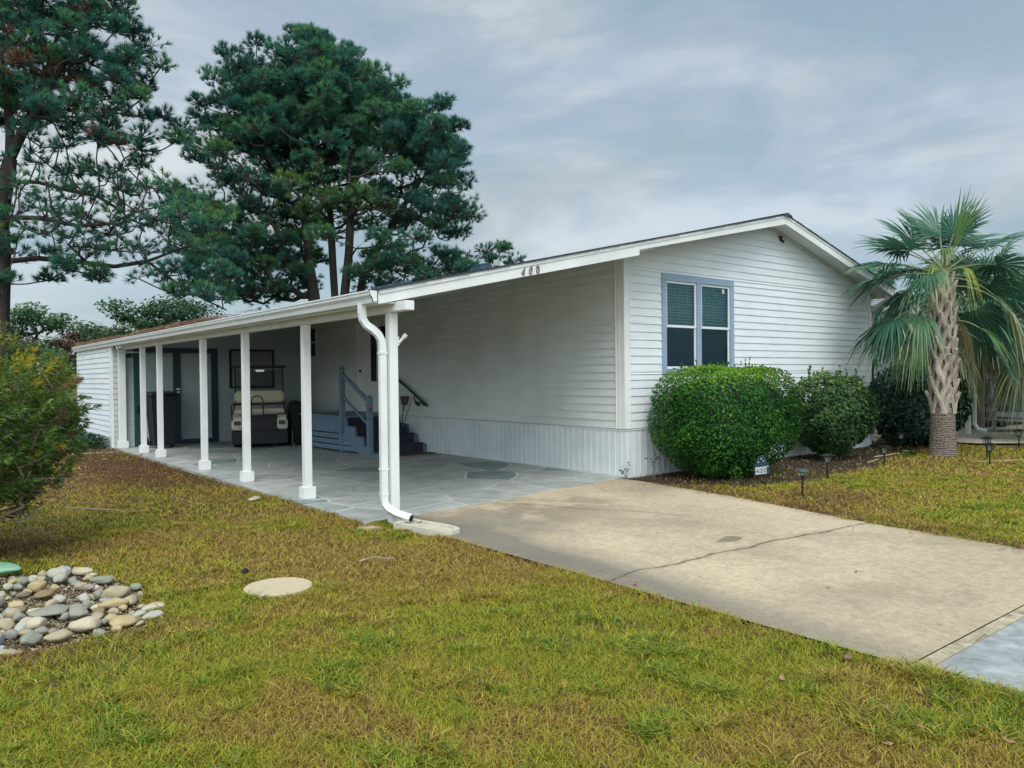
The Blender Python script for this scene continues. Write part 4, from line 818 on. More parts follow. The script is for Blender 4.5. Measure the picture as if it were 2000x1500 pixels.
def pine(name, base, stems, polys, label, group, seed, halfdepth, clump_r=.75, tufts=34, K=24, rt=.016, ln=.21, brown=(), minr=.02, tone_hi=()):
    """stems/polys in metres: (right, up[, depth]) in the tree's own frontal plane; crown fills real depth"""
    r = np.random.default_rng(seed); B = np.array(base, float)
    W = lambda u, w, v: B + np.outer(u, RHn) + np.outer(v, FHn) + np.outer(w, [0, 0, 1.])
    T, TF = [], []; aw_ = np.concatenate([np.array(p_[0])[:, 1] for p_ in polys]); wc_, hh_ = (aw_.max() + aw_.min()) / 2, (aw_.max() - aw_.min()) / 2
    for pg, spacing, n_try, dz, *tf_ in polys:
        tf_ = tf_[0] if tf_ else 1.0
        p = np.array(pg); u = r.uniform(p[:, 0].min(), p[:, 0].max(), n_try); w = r.uniform(p[:, 1].min(), p[:, 1].max(), n_try)
        ok = inpoly(pg, u, w); u, w = u[ok], w[ok]
        cu = (p[:, 0].min() + p[:, 0].max()) / 2; hw = (p[:, 0].max() - p[:, 0].min()) / 2
        v = r.uniform(-1, 1, len(u)) * halfdepth * np.sqrt(np.clip(1 - ((u - cu) / hw) ** 2 * .8, .1, 1)) + dz
        v = v * np.sqrt(np.clip(1 - .93 * ((w - wc_) / hh_) ** 2, .02, 1))
        for q in W(u, w, v):
            if all(np.linalg.norm((q - t) * np.array([1, 1, 1.25])) > spacing for t in T): T.append(q); TF.append(tf_)
    T = np.array(T); TF = np.array(TF)
    ST = [[tuple(W([s[0]], [s[1]], [s[2] if len(s) > 2 else 0])[0]) for s in st] for st in stems]
    P, par, ends = skeleton(ST, T, r)
    R = np.maximum(radii(par, ends, rt * 1.9, .47), minr)
    k = np.arange(len(P))[par >= 0]
    V1, F1 = frusta(P[par[k]], P[k], np.minimum(R[par[k]], R[k] * 1.25), R[k], 7)
    # clumps of tufts
    n = len(T); idx = np.repeat(np.arange(n), np.maximum(2, tufts * TF).astype(int)); C0 = T[idx]; rad = (clump_r * r.uniform(.75, 1.2, n))[idx][:, None]
    d = unit(r.normal(size=(len(idx), 3))); rr = r.uniform(.25, 1, (len(idx), 1)) ** .6
    pos = C0 + d * rad * rr * np.array([1, 1, .55]) + np.array([0, 0, .12])
    ax = unit(d * np.array([1, 1, .6]) + np.array([0, 0, .85]) + r.normal(size=d.shape) * .3)
    V2, F2 = frusta(C0 + (pos - C0) * .12, pos, np.full(len(idx), .011), np.full(len(idx), .006), 3)
    root = empty(name, B, label, "tree", group)
    npmesh("trunk", np.concatenate([V1, V2]), [F1.reshape(-1, 4), F2.reshape(-1, 4) + len(V1)], BARK, root, smooth=True)
    V, F = tuftmesh(r, pos, ax, K, ln, .021)
    tone_c = r.uniform(.12, .72, n)
    u_ = (T - B) @ RHn; w_ = T[:, 2] - B[2]
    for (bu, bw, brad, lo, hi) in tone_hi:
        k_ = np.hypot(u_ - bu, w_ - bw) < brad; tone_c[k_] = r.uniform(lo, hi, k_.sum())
    tone = np.clip(tone_c[idx] + r.normal(0, .09, len(idx)) + .16 * (d[:, 2]), .1, 1)  # tufts toned lighter above, darker beneath; clump lighting put into the colour
    for (bu, bw, brad, pr) in brown:
        pu = (pos - B) @ RHn; pw = pos[:, 2] - B[2]
        k_ = (np.hypot(pu - bu, pw - bw) < brad) & (r.random(len(pos)) < pr); tone[k_] = .02
    npmesh("crown", V, [F], PINE, root, attrs={"tone": np.repeat(tone, K * 3)})
    return root
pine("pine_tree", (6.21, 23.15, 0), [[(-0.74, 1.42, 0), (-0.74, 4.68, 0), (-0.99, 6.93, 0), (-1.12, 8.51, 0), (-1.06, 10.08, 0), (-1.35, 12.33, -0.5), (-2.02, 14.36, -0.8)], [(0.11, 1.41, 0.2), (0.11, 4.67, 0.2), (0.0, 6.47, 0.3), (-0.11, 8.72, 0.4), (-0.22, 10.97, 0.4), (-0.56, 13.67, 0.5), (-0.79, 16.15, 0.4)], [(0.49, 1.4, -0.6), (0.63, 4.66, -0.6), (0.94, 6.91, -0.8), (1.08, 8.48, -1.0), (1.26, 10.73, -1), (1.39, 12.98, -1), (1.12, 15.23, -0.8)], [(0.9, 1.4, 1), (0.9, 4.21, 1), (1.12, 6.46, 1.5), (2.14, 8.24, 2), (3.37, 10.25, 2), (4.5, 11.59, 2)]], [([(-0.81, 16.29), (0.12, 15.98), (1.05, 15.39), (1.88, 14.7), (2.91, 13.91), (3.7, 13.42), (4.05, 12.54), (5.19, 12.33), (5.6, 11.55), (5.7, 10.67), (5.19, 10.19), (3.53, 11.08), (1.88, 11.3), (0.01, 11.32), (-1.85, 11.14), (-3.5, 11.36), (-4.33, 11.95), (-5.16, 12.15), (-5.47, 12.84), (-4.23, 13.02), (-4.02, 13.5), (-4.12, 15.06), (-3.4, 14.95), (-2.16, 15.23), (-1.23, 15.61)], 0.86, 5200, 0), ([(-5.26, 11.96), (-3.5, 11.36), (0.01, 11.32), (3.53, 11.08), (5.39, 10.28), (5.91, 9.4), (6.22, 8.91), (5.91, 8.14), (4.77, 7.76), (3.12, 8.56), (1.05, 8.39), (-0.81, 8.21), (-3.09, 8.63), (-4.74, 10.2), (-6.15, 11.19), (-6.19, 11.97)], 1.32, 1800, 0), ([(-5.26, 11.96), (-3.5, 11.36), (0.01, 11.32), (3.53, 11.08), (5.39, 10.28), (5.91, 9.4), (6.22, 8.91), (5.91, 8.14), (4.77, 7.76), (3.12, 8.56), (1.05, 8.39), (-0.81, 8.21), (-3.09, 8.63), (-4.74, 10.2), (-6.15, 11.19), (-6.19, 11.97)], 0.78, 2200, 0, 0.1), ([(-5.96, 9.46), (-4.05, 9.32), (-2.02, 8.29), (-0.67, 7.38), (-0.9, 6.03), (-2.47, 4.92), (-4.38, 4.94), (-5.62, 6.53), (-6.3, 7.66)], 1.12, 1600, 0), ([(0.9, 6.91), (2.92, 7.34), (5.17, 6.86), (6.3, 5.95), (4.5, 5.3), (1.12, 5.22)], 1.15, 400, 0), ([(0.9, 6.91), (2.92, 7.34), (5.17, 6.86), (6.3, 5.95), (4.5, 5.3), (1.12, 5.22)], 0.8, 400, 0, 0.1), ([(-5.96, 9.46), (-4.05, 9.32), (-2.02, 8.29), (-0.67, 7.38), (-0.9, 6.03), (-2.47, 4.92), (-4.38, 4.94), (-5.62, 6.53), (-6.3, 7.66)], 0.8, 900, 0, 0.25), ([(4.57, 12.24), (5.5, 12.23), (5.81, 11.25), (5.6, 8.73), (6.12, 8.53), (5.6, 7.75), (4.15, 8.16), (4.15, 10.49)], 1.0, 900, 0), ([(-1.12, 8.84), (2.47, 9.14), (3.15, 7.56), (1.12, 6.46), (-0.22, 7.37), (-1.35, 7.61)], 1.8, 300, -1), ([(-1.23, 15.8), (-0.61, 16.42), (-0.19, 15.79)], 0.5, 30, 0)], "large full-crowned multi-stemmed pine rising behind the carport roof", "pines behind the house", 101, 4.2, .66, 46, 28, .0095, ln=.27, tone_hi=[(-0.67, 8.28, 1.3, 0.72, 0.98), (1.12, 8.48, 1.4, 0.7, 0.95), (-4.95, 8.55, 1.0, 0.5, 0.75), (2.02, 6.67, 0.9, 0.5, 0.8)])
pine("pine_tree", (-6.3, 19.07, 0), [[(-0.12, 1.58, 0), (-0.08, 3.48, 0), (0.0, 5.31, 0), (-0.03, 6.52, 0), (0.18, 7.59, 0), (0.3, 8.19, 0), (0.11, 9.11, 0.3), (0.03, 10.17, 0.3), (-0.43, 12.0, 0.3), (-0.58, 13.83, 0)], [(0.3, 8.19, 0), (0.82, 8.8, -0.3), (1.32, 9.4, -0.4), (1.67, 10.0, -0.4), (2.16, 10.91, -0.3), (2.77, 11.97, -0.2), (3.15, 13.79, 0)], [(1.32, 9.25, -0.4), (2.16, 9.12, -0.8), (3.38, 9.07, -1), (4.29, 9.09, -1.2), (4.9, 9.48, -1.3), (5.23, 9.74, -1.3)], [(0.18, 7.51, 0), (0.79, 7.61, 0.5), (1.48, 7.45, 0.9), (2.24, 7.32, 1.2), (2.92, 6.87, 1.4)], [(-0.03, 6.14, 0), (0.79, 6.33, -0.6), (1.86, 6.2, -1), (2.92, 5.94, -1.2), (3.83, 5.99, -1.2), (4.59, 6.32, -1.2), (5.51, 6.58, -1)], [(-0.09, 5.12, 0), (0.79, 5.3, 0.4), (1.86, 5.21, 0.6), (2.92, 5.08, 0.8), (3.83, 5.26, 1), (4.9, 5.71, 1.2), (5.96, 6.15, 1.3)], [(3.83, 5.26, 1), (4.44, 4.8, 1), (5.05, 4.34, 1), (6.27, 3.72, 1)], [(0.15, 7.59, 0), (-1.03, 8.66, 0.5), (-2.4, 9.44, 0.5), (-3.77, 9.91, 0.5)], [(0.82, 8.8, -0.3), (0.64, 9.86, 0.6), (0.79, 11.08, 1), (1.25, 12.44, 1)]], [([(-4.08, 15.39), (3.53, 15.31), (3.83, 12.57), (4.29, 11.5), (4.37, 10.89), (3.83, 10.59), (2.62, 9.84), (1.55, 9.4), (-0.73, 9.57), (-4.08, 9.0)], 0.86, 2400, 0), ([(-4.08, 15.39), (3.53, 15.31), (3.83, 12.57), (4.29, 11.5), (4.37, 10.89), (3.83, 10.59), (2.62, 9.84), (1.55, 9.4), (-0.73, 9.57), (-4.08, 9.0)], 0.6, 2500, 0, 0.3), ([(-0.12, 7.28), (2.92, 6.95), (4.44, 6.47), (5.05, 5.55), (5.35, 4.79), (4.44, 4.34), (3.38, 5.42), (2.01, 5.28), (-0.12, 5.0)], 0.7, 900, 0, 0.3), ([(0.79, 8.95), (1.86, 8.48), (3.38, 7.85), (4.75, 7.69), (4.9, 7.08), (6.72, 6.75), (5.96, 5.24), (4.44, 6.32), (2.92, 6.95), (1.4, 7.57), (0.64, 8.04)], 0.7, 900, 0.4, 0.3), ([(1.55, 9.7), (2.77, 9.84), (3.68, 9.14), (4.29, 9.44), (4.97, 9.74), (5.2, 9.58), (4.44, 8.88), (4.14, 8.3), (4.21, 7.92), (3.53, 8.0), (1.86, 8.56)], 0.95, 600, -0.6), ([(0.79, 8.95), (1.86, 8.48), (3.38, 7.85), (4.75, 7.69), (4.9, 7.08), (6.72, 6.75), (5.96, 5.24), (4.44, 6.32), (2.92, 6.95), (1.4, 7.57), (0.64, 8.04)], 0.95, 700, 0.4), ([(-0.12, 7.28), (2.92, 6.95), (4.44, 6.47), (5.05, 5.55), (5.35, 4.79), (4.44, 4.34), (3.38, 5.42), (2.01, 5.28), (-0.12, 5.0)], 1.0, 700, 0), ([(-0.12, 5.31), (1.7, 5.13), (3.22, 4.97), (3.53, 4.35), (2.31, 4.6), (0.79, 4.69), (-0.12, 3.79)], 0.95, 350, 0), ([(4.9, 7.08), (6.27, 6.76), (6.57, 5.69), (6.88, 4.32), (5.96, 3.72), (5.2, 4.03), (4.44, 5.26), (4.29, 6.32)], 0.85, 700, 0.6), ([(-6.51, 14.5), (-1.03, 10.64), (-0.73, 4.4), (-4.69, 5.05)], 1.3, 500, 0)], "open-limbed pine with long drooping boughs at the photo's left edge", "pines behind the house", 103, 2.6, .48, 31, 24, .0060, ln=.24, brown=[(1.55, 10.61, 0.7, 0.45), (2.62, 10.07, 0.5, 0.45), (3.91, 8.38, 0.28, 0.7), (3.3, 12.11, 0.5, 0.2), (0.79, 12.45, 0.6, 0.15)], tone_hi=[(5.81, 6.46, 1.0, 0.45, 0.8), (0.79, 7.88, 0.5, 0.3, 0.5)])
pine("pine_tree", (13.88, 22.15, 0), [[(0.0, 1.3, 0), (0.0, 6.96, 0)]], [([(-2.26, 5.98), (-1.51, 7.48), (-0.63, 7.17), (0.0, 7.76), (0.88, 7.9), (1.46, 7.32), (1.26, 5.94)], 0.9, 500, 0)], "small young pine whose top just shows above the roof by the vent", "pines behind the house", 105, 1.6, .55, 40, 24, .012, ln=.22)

# ---- broadleaf trees beyond the lot
LEAFD = leafmat("leaf_dark", [(0, (.014, .05, .03)), (.5, (.045, .12, .045)), (1, (.12, .21, .07))], .5, .3)
LEAFY = leafmat("leaf_olive", [(0, (.015, .035, .015)), (.5, (.05, .085, .03)), (1, (.12, .17, .06))], .5, .3)
LEAFR = leafmat("leaf_rust", [(0, (.05, .025, .02)), (.5, (.13, .06, .035)), (1, (.16, .12, .05))], .5, .3)
def leafcloud(r, C0, rad, per, size, flat=.6):
    n = len(C0); idx = np.repeat(np.arange(n), per); d = unit(r.normal(size=(n * per, 3))); rr = r.uniform(0, 1, (n * per, 1)) ** .45
    pos = C0[idx] + d * rr * rad[idx][:, None] * np.array([1, 1, flat]); nrm = unit(d * .5 + np.array([0, 0, .8]) + r.normal(size=d.shape) * .5)
    return pos, nrm, idx, d
def leafquads(r, pos, nrm, ln, wd, ldir=None):
    n = len(pos); a = rperp(r, nrm) if ldir is None else ldir; b = np.cross(nrm, a); L_ = ln * r.uniform(.7, 1.25, (n, 1)); W_ = wd * r.uniform(.7, 1.2, (n, 1))
    V = np.stack([pos - a * L_ * .5, pos + b * W_ * .5 + a * L_ * .05 + nrm * L_ * .08, pos + a * L_ * .5, pos - b * W_ * .5 + a * L_ * .05 + nrm * L_ * .08], 1).reshape(-1, 3)
    return V, (np.arange(n) * 4)[:, None] + np.array([[0, 1, 2, 3]])
def broad(name, base, stems, polys, label, seed, hd, m, cr=.7, per=170, size=.17, flat=.5, rt=.03, group=None):
    r = np.random.default_rng(seed); B = np.array(base, float); T = []
    W = lambda u, w, v: B + np.outer(u, RHn) + np.outer(v, FHn) + np.outer(w, [0, 0, 1.])
    for pg, sp, nt_, dz in polys:
        p = np.array(pg); u = r.uniform(p[:, 0].min(), p[:, 0].max(), nt_); w = r.uniform(p[:, 1].min(), p[:, 1].max(), nt_); ok = inpoly(pg, u, w); u, w = u[ok], w[ok]
        for q in W(u, w, r.uniform(-hd, hd, len(u))):
            if all(np.linalg.norm(q - t) > sp for t in T): T.append(q)
    T = np.array(T); ST = [[tuple(W([s[0]], [s[1]], [0])[0]) for s in st] for st in stems]
    P, par, ends = skeleton(ST, T, r, .8); R = radii(par, ends, rt, .5); k = np.arange(len(P))[par >= 0]
    V1, F1 = frusta(P[par[k]], P[k], R[par[k]], R[k], 6)
    root = empty(name, B, label, "tree", group); npmesh("trunk", V1, [F1.reshape(-1, 4)], BARK, root, smooth=True)
    pos, nrm, idx, d = leafcloud(r, T, cr * r.uniform(.7, 1.3, len(T)), per, size, flat); V, F = leafquads(r, pos, nrm, size, size * .6)
    tone = np.clip(r.uniform(.2, .8, len(T))[idx] + r.normal(0, .15, len(idx)) + .2 * d[:, 2], 0, 1)  # leaf tones rise towards clump tops as a painted highlight
    npmesh("crown", V, [F], m, root, attrs={"tone": np.repeat(tone, 4)}); return root
broad("oak_tree", (-1.37, 52.27, 0), [[(-0.34, 1.53), (-0.34, 3.42), (0.17, 4.79)]], [([(-3.44, 5.18), (-2.06, 6.13), (-0.34, 6.42), (1.38, 6.09), (2.48, 5.39), (2.06, 4.26), (0.69, 3.07), (-3.1, 2.42)], 1.5, 600, 0)], "spreading flat-crowned green tree seen over the left shrub", 201, 2.6, LEAFD, cr=1.15, per=300, size=.26)
broad("oak_tree", (2.48, 38.95, 0), [[(0.0, 1.47), (0.0, 2.78), (-0.29, 4.24)], [(-0.15, 3.07), (1.46, 5.09)]], [([(-3.64, 3.75), (-3.06, 4.56), (-2.18, 4.78), (-1.46, 5.18), (-0.81, 5.41), (0.29, 6.12), (2.04, 6.19), (3.06, 5.66), (3.2, 2.74), (-3.49, 2.23)], 1.3, 900, 0)], "broad green tree behind the storage room roof", 202, 3, LEAFD, cr=1.0, per=300, size=.22)
broad("oak_tree", (-0.11, 35.9, 0), [[(-0.13, 1.5), (-0.08, 3.49)]], [([(-1.46, 3.64), (-0.66, 4.39), (0.93, 4.59), (1.24, 3.74), (0.66, 2.69), (-1.32, 2.44)], 1.0, 300, 0)], "feathery olive-green tree between the other trees and the low roof", 203, 1.2, LEAFY, cr=.7, per=220, size=.16)
broad("maple_tree", (-2.11, 34.94, 0), [[(0.0, 1.53), (0.0, 3.16)]], [([(-0.58, 3.55), (-0.25, 3.97), (0.25, 4.04), (0.58, 3.66), (0.5, 2.66), (-0.58, 2.67)], 0.7, 200, 0)], "small rust-red tree showing between two green trees at left", 204, 0.8, LEAFR, cr=.55, per=220, size=.13)
broad("maple_tree", (-4.99, 32.12, 0), [[(0.0, 1.57), (0.0, 2.8)]], [([(-0.72, 3.04), (-0.27, 3.59), (0.4, 3.59), (0.63, 2.8), (-0.27, 2.58)], 0.7, 200, 0)], "small bronze-leaved tree peeking over the left shrub", 205, 0.8, LEAFR, cr=.5, per=200, size=.12)
broad("oak_tree", (25.2, 2.84, 0), [[(0.0, 1.14), (0.0, 2.43)]], [([(-2.58, 3.25), (-1.79, 4.04), (-0.6, 4.62), (1.39, 4.8), (2.98, 3.19), (2.18, 1.21), (-1.79, 1.26)], 1.5, 500, 0)], "dark green tree behind the neighbour's carport at the right edge", 206, 2.4, LEAFD, cr=1.1, per=330, size=.2)
broad("hedgerow_tree", (-4.14, 31.44, 0), [[(0.0, 1.49), (0.0, 2.12)]], [([(-3.37, 1.82), (-3.37, 2.78), (-1.35, 3.03), (1.12, 2.92), (2.47, 2.54), (3.49, 2.42), (3.49, 1.52), (-3.37, 1.59)], 1.0, 700, 0)], "dense dark green growth closing the view behind the left shrub", 207, 1.4, LEAFD, cr=.8, per=260, size=.16)

# ---------------------------------------------------------------- clipped shrubs along the house
def shrub(name, c, half, label, cat, m, seed, n, ln, wd, p=2.6, rough=.10, under=.55, sprigs=0, core=.80, group=None, top_tone=.25, lift=0):
    r = np.random.default_rng(seed); c = np.array(c, float); h = np.array(half, float)
    d = unit(r.normal(size=(n, 3))); s = 1 / (np.abs(d) ** p).sum(1) ** (1 / p); q = d * s[:, None]
    q[:, :2] *= (1 - (1 - under) * smst(-.2, -1, q[:, 2]))[:, None]
    nz = fbm(q[:, 0] * h[0] * 3 + q[:, 2] * 2.1 + seed, q[:, 1] * h[1] * 3 + q[:, 2] * 3, 1, seed)
    depth = 1 - r.exponential(.075, n) + rough * (nz - .45) * 2
    pos = c + q * h * depth[:, None]; out = unit(q * h / h.max())
    nrm = unit(out + r.normal(size=d.shape) * .55 + np.array([0, 0, .35])); V, F = leafquads(r, pos, nrm, ln, wd)
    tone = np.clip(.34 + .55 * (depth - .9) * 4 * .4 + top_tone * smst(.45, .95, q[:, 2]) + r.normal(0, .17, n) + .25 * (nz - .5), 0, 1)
    root = empty(name, (c[0], c[1], 0), label, cat, group)
    Vs, Fs, ts = [V], [F], [np.repeat(tone, 4)]; off = len(V); tw0, tw1 = [], []
    for i in range(sprigs):
        a = r.uniform(0, 6.28); rr = r.uniform(.1, .8); b = c + np.array([math.cos(a) * rr * h[0], math.sin(a) * rr * h[1], h[2] * (.93 - .25 * rr ** 3)]); L_ = r.uniform(.08, .26); k = int(L_ / .012)
        e_ = b + np.array([r.normal(0, .04), r.normal(0, .04), L_]); t = r.random((k, 1)); pp = b + (e_ - b) * t; nn = unit(r.normal(size=(k, 3)) + np.array([0, 0, .4]))
        v, f = leafquads(r, pp, nn, ln, wd * .9); Vs.append(v); Fs.append(f + off); off += len(v); ts.append(np.repeat(np.clip(r.normal(.75, .1, k), 0, 1), 4)); tw0.append(b - [0, 0, .1]); tw1.append(e_)
    npmesh("foliage", np.concatenate(Vs), [np.concatenate(Fs)], m, root, attrs={"tone": np.concatenate(ts)})
    k = 60; A = np.tile(np.array([c[0], c[1], -.04]), (k, 1)) + r.normal(0, .06, (k, 3)) * [1, 1, 0]; dd = unit(np.abs(r.normal(size=(k, 3))) * np.sign(r.normal(size=(k, 3))) * [1, 1, 0] + [0, 0, .9])
    E_ = c + (dd * h * r.uniform(.6, .97, (k, 1))) * [1, 1, 1] - [0, 0, .1]; M_ = (A + E_) / 2 + r.normal(0, .08, (k, 3))
    if tw0: A2, E2 = np.array(tw0), np.array(tw1)
    else: A2, E2 = A[:1], M_[:1]
    v, f = frusta(np.concatenate([A, M_, A2]), np.concatenate([M_, E_, E2]), np.concatenate([np.full(k, .013), np.full(k, .009), np.full(len(A2), .004)]), np.concatenate([np.full(k, .009), np.full(k, .004), np.full(len(A2), .002)]), 5)
    npmesh("stems", v, [f.reshape(-1, 4)], TWIG, root)
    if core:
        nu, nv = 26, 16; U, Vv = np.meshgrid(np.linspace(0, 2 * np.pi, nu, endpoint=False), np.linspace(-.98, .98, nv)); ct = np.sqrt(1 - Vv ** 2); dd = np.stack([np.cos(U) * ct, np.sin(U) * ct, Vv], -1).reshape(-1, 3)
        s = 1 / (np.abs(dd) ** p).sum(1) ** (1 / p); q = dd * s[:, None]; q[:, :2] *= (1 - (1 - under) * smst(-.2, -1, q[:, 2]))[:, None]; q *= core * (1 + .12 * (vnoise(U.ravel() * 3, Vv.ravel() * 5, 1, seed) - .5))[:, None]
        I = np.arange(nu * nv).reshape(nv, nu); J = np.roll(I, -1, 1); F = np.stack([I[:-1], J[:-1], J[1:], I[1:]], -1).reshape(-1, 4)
        npmesh("shaded_core", c + q * h, [F], mat("core_shade", (.012, .028, .012), .9, .5, 18, 1, 30), root, smooth=True)  # solid dark core blocks see-through and stands in for the shaded interior
    return root
HEDGE = leafmat("hedge_leaf", [(0, (.008, .035, .012)), (.4, (.022, .10, .018)), (.7, (.065, .20, .022)), (1, (.18, .30, .03))], .6, .25, .1)
BUSH2 = leafmat("glossy_leaf", [(0, (.010, .032, .016)), (.4, (.035, .085, .026)), (.75, (.085, .16, .04)), (1, (.19, .26, .07))], .6, .2, .15)
DARKB = leafmat("dark_leaf", [(0, (.006, .022, .014)), (.5, (.014, .05, .022)), (1, (.04, .10, .03))], .4, .15, .4)
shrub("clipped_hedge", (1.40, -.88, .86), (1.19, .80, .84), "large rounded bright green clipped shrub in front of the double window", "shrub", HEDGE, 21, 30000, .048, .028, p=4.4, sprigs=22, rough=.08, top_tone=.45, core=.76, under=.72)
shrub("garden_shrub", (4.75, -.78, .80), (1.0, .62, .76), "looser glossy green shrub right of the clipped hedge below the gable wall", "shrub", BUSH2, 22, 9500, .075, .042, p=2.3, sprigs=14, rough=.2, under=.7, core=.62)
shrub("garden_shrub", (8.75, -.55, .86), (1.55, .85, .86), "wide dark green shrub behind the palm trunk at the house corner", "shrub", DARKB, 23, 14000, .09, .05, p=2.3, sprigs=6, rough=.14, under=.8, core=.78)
# sprout by the corner and a small one beside the hedge
def sprout(base, h, n, ln, label, seed, m=DARKB):
    r = np.random.default_rng(seed); b = np.array(base, float); root = empty("seedling", base, label, "plant"); A, E_ = [], []
    for i in range(4): t = b + np.array([r.normal(0, .06), r.normal(0, .06), h * r.uniform(.6, 1)]); A.append(b); E_.append(t)
    v, f = frusta(A, E_, np.full(4, .004), np.full(4, .002), 4); npmesh("stem", v, [f.reshape(-1, 4)], TWIG, root)
    E_ = np.array(E_); P = E_[r.integers(0, 4, n)] + r.normal(0, .035, (n, 3)); v, f = leafquads(r, P, unit(r.normal(size=(n, 3)) + [0, 0, .6]), ln, ln * .5); npmesh("leaves", v, [f], m, root, attrs={"tone": np.repeat(r.uniform(.2, .8, n), 4)})
sprout((-.045, -.075, -.01), .19, 12, .055, "small dark-leaved seedling at the house corner by the driveway", 31)
sprout((.28, -.32, -.03), .36, 16, .06, "thin leafy sucker beside the left side of the clipped hedge", 32)
sprout((.33, -1.75, -.03), .30, 26, .06, "pale green sprig growing at the foot of the clipped hedge", 33, HEDGE)
# broad pale leaves by the palm foot
m = MB()
for a, l in ((2.6, .24), (3.3, .3), (1.9, .22), (4.0, .22)):
    d_ = Vector((math.cos(a), math.sin(a), 0)); s_ = Vector((-d_.y, d_.x, 0)); b = Vector((6.35, -1.55, -.02))
    m.add([b, b + d_ * l * .5 + s_ * .07 + Vector((0, 0, .10)), b + d_ * l + Vector((0, 0, .10)), b + d_ * l * .5 - s_ * .07 + Vector((0, 0, .10)), b + d_ * l * .5 + Vector((0, 0, .07))], [(0, 1, 4), (1, 2, 4), (2, 3, 4), (3, 0, 4)])
props(m.build("broadleaf_plant", mat("pale_leaf", (.12, .26, .09), .5, .2, 12)), "low plant with broad pale green leaves at the palm foot", "plant")
# tufty ground cover against the storage wall
r = np.random.default_rng(41); n = 5200; x = r.uniform(-6.3, -4.93, n); y = r.uniform(11.7, 15.5, n); k = r.random(n) < smst(1.45, .25, -4.9 - x + .25 * fbm(x, y, .4, 3)); x, y = x[k], y[k]; n = len(x)
P = np.stack([x, y, r.uniform(0, .26, n)], 1); v, f = leafquads(r, P, unit(r.normal(size=(n, 3))), .11, .03)
props(npmesh("border_plants", v, [f], DARKB, attrs={"tone": np.repeat(r.uniform(.3, 1, n), 4)}), "low dark green ground cover along the storage room wall", "ground cover", kind="stuff")

# ---- the big shrub at the left edge: narrow leaves, amber young tips
def narrow_shrub():
    r = np.random.default_rng(51); root = empty("willow_shrub", (-8.55, .35, 0), "tall shrub with narrow green leaves and amber tips at the lawn's left edge", "shrub")
    b = np.array([-8.75, .10, -.04]); c = np.array([-8.50, .35, 1.12]); n = 1250; d = unit(r.normal(size=(n, 3)) * [1, 1, .9]); rr = r.uniform(.35, 1, (n, 1)) ** .5
    T = c + d * rr * np.array([1.12, 1.1, .94]); T[:, 2] += .08
    lo = T[:, 2] < .45; T = T[~lo | (r.random(n) < .6)]; d = unit(T - c)
    st_ = [[tuple(b), (-8.72, .2, .35), (-8.5, .35, .75)], [tuple(b + [.05, 0, 0]), (-8.35, .1, .35), (-7.95, .15, .72)], [tuple(b), (-8.9, .5, .5), (-9.0, .6, .9)], [tuple(b), (-8.45, -.15, .28), (-8.0, -.35, .5)]]
    P, par, ends = skeleton(st_, T[::3], r, .16, .1); k = np.arange(len(P))[par >= 0]; R = radii(par, ends, .0033, .42)
    R = np.minimum(R, .03); V1, F1 = frusta(P[par[k]], P[k], R[par[k]], R[k], 5)
    # bare pale twigs low on the right side
    A = np.array([-8.1, .2, .5]) + r.normal(0, .22, (46, 3)); E_ = A + unit(r.normal(size=(46, 3)) * .5 + [.9, -.1, -.15]) * r.uniform(.25, .6, (46, 1)); V3, F3 = frusta(A, E_, np.full(46, .005), np.full(46, .002), 4)
    npmesh("stems", V1, [F1.reshape(-1, 4)], TWIG, root, smooth=True); npmesh("bare_twigs", V3, [F3.reshape(-1, 4)], LTWIG, root)
    m_ = len(T); K = 46; ax = unit(d * [1, 1, .5] + [0, 0, .75] + r.normal(size=d.shape) * .35); idx = np.repeat(np.arange(m_), K)
    tpos = r.random((m_ * K, 1)); tl = r.uniform(.16, .30, m_)[idx][:, None]; pos = T[idx] + ax[idx] * (tpos - .6) * tl; q = rperp(r, ax[idx]); ang = 1.25 - .75 * tpos
    ld = unit(ax[idx] * np.cos(ang) + q * np.sin(ang)); nn = unit(np.cross(ld, np.cross(ax[idx], ld)) + r.normal(size=ld.shape) * .25); nn = unit(nn - (nn * ld).sum(1, keepdims=True) * ld)
    L_ = .085 * r.uniform(.7, 1.2, (m_ * K, 1)) * (1 - .25 * tpos); s_ = np.cross(ld, nn) * .0068
    V = np.stack([pos, pos + ld * L_ * .45 + s_, pos + ld * L_ + np.array([0, 0, -.01]), pos + ld * L_ * .45 - s_], 1).reshape(-1, 3); F = (np.arange(m_ * K) * 4)[:, None] + np.array([[0, 1, 2, 3]])
    tip = (r.random(m_) < .07 + .42 * smst(1.3, 1.8, T[:, 2]))[idx]; tone = np.where(tip & (tpos[:, 0] > .45), r.uniform(.74, 1, m_ * K), np.clip(r.normal(.36, .14, m_ * K) + .15 * smst(1.2, 1.8, pos[:, 2]), 0, .7)); dead = (r.random(m_) < .035 + .12 * (T[:, 2] < .7))[idx]; tone = np.where(dead, 1.0 * 0 + .015, tone)
    npmesh("foliage", V, [F], leafmat("willow_leaf", [(0, (.24, .15, .09)), (.03, (.22, .13, .08)), (.06, (.025, .07, .022)), (.35, (.08, .165, .04)), (.6, (.20, .28, .045)), (.72, (.33, .36, .045)), (.85, (.42, .36, .03)), (1, (.50, .32, .035))], .45, .4, .3), root, attrs={"tone": np.repeat(tone, 4)})
narrow_shrub()

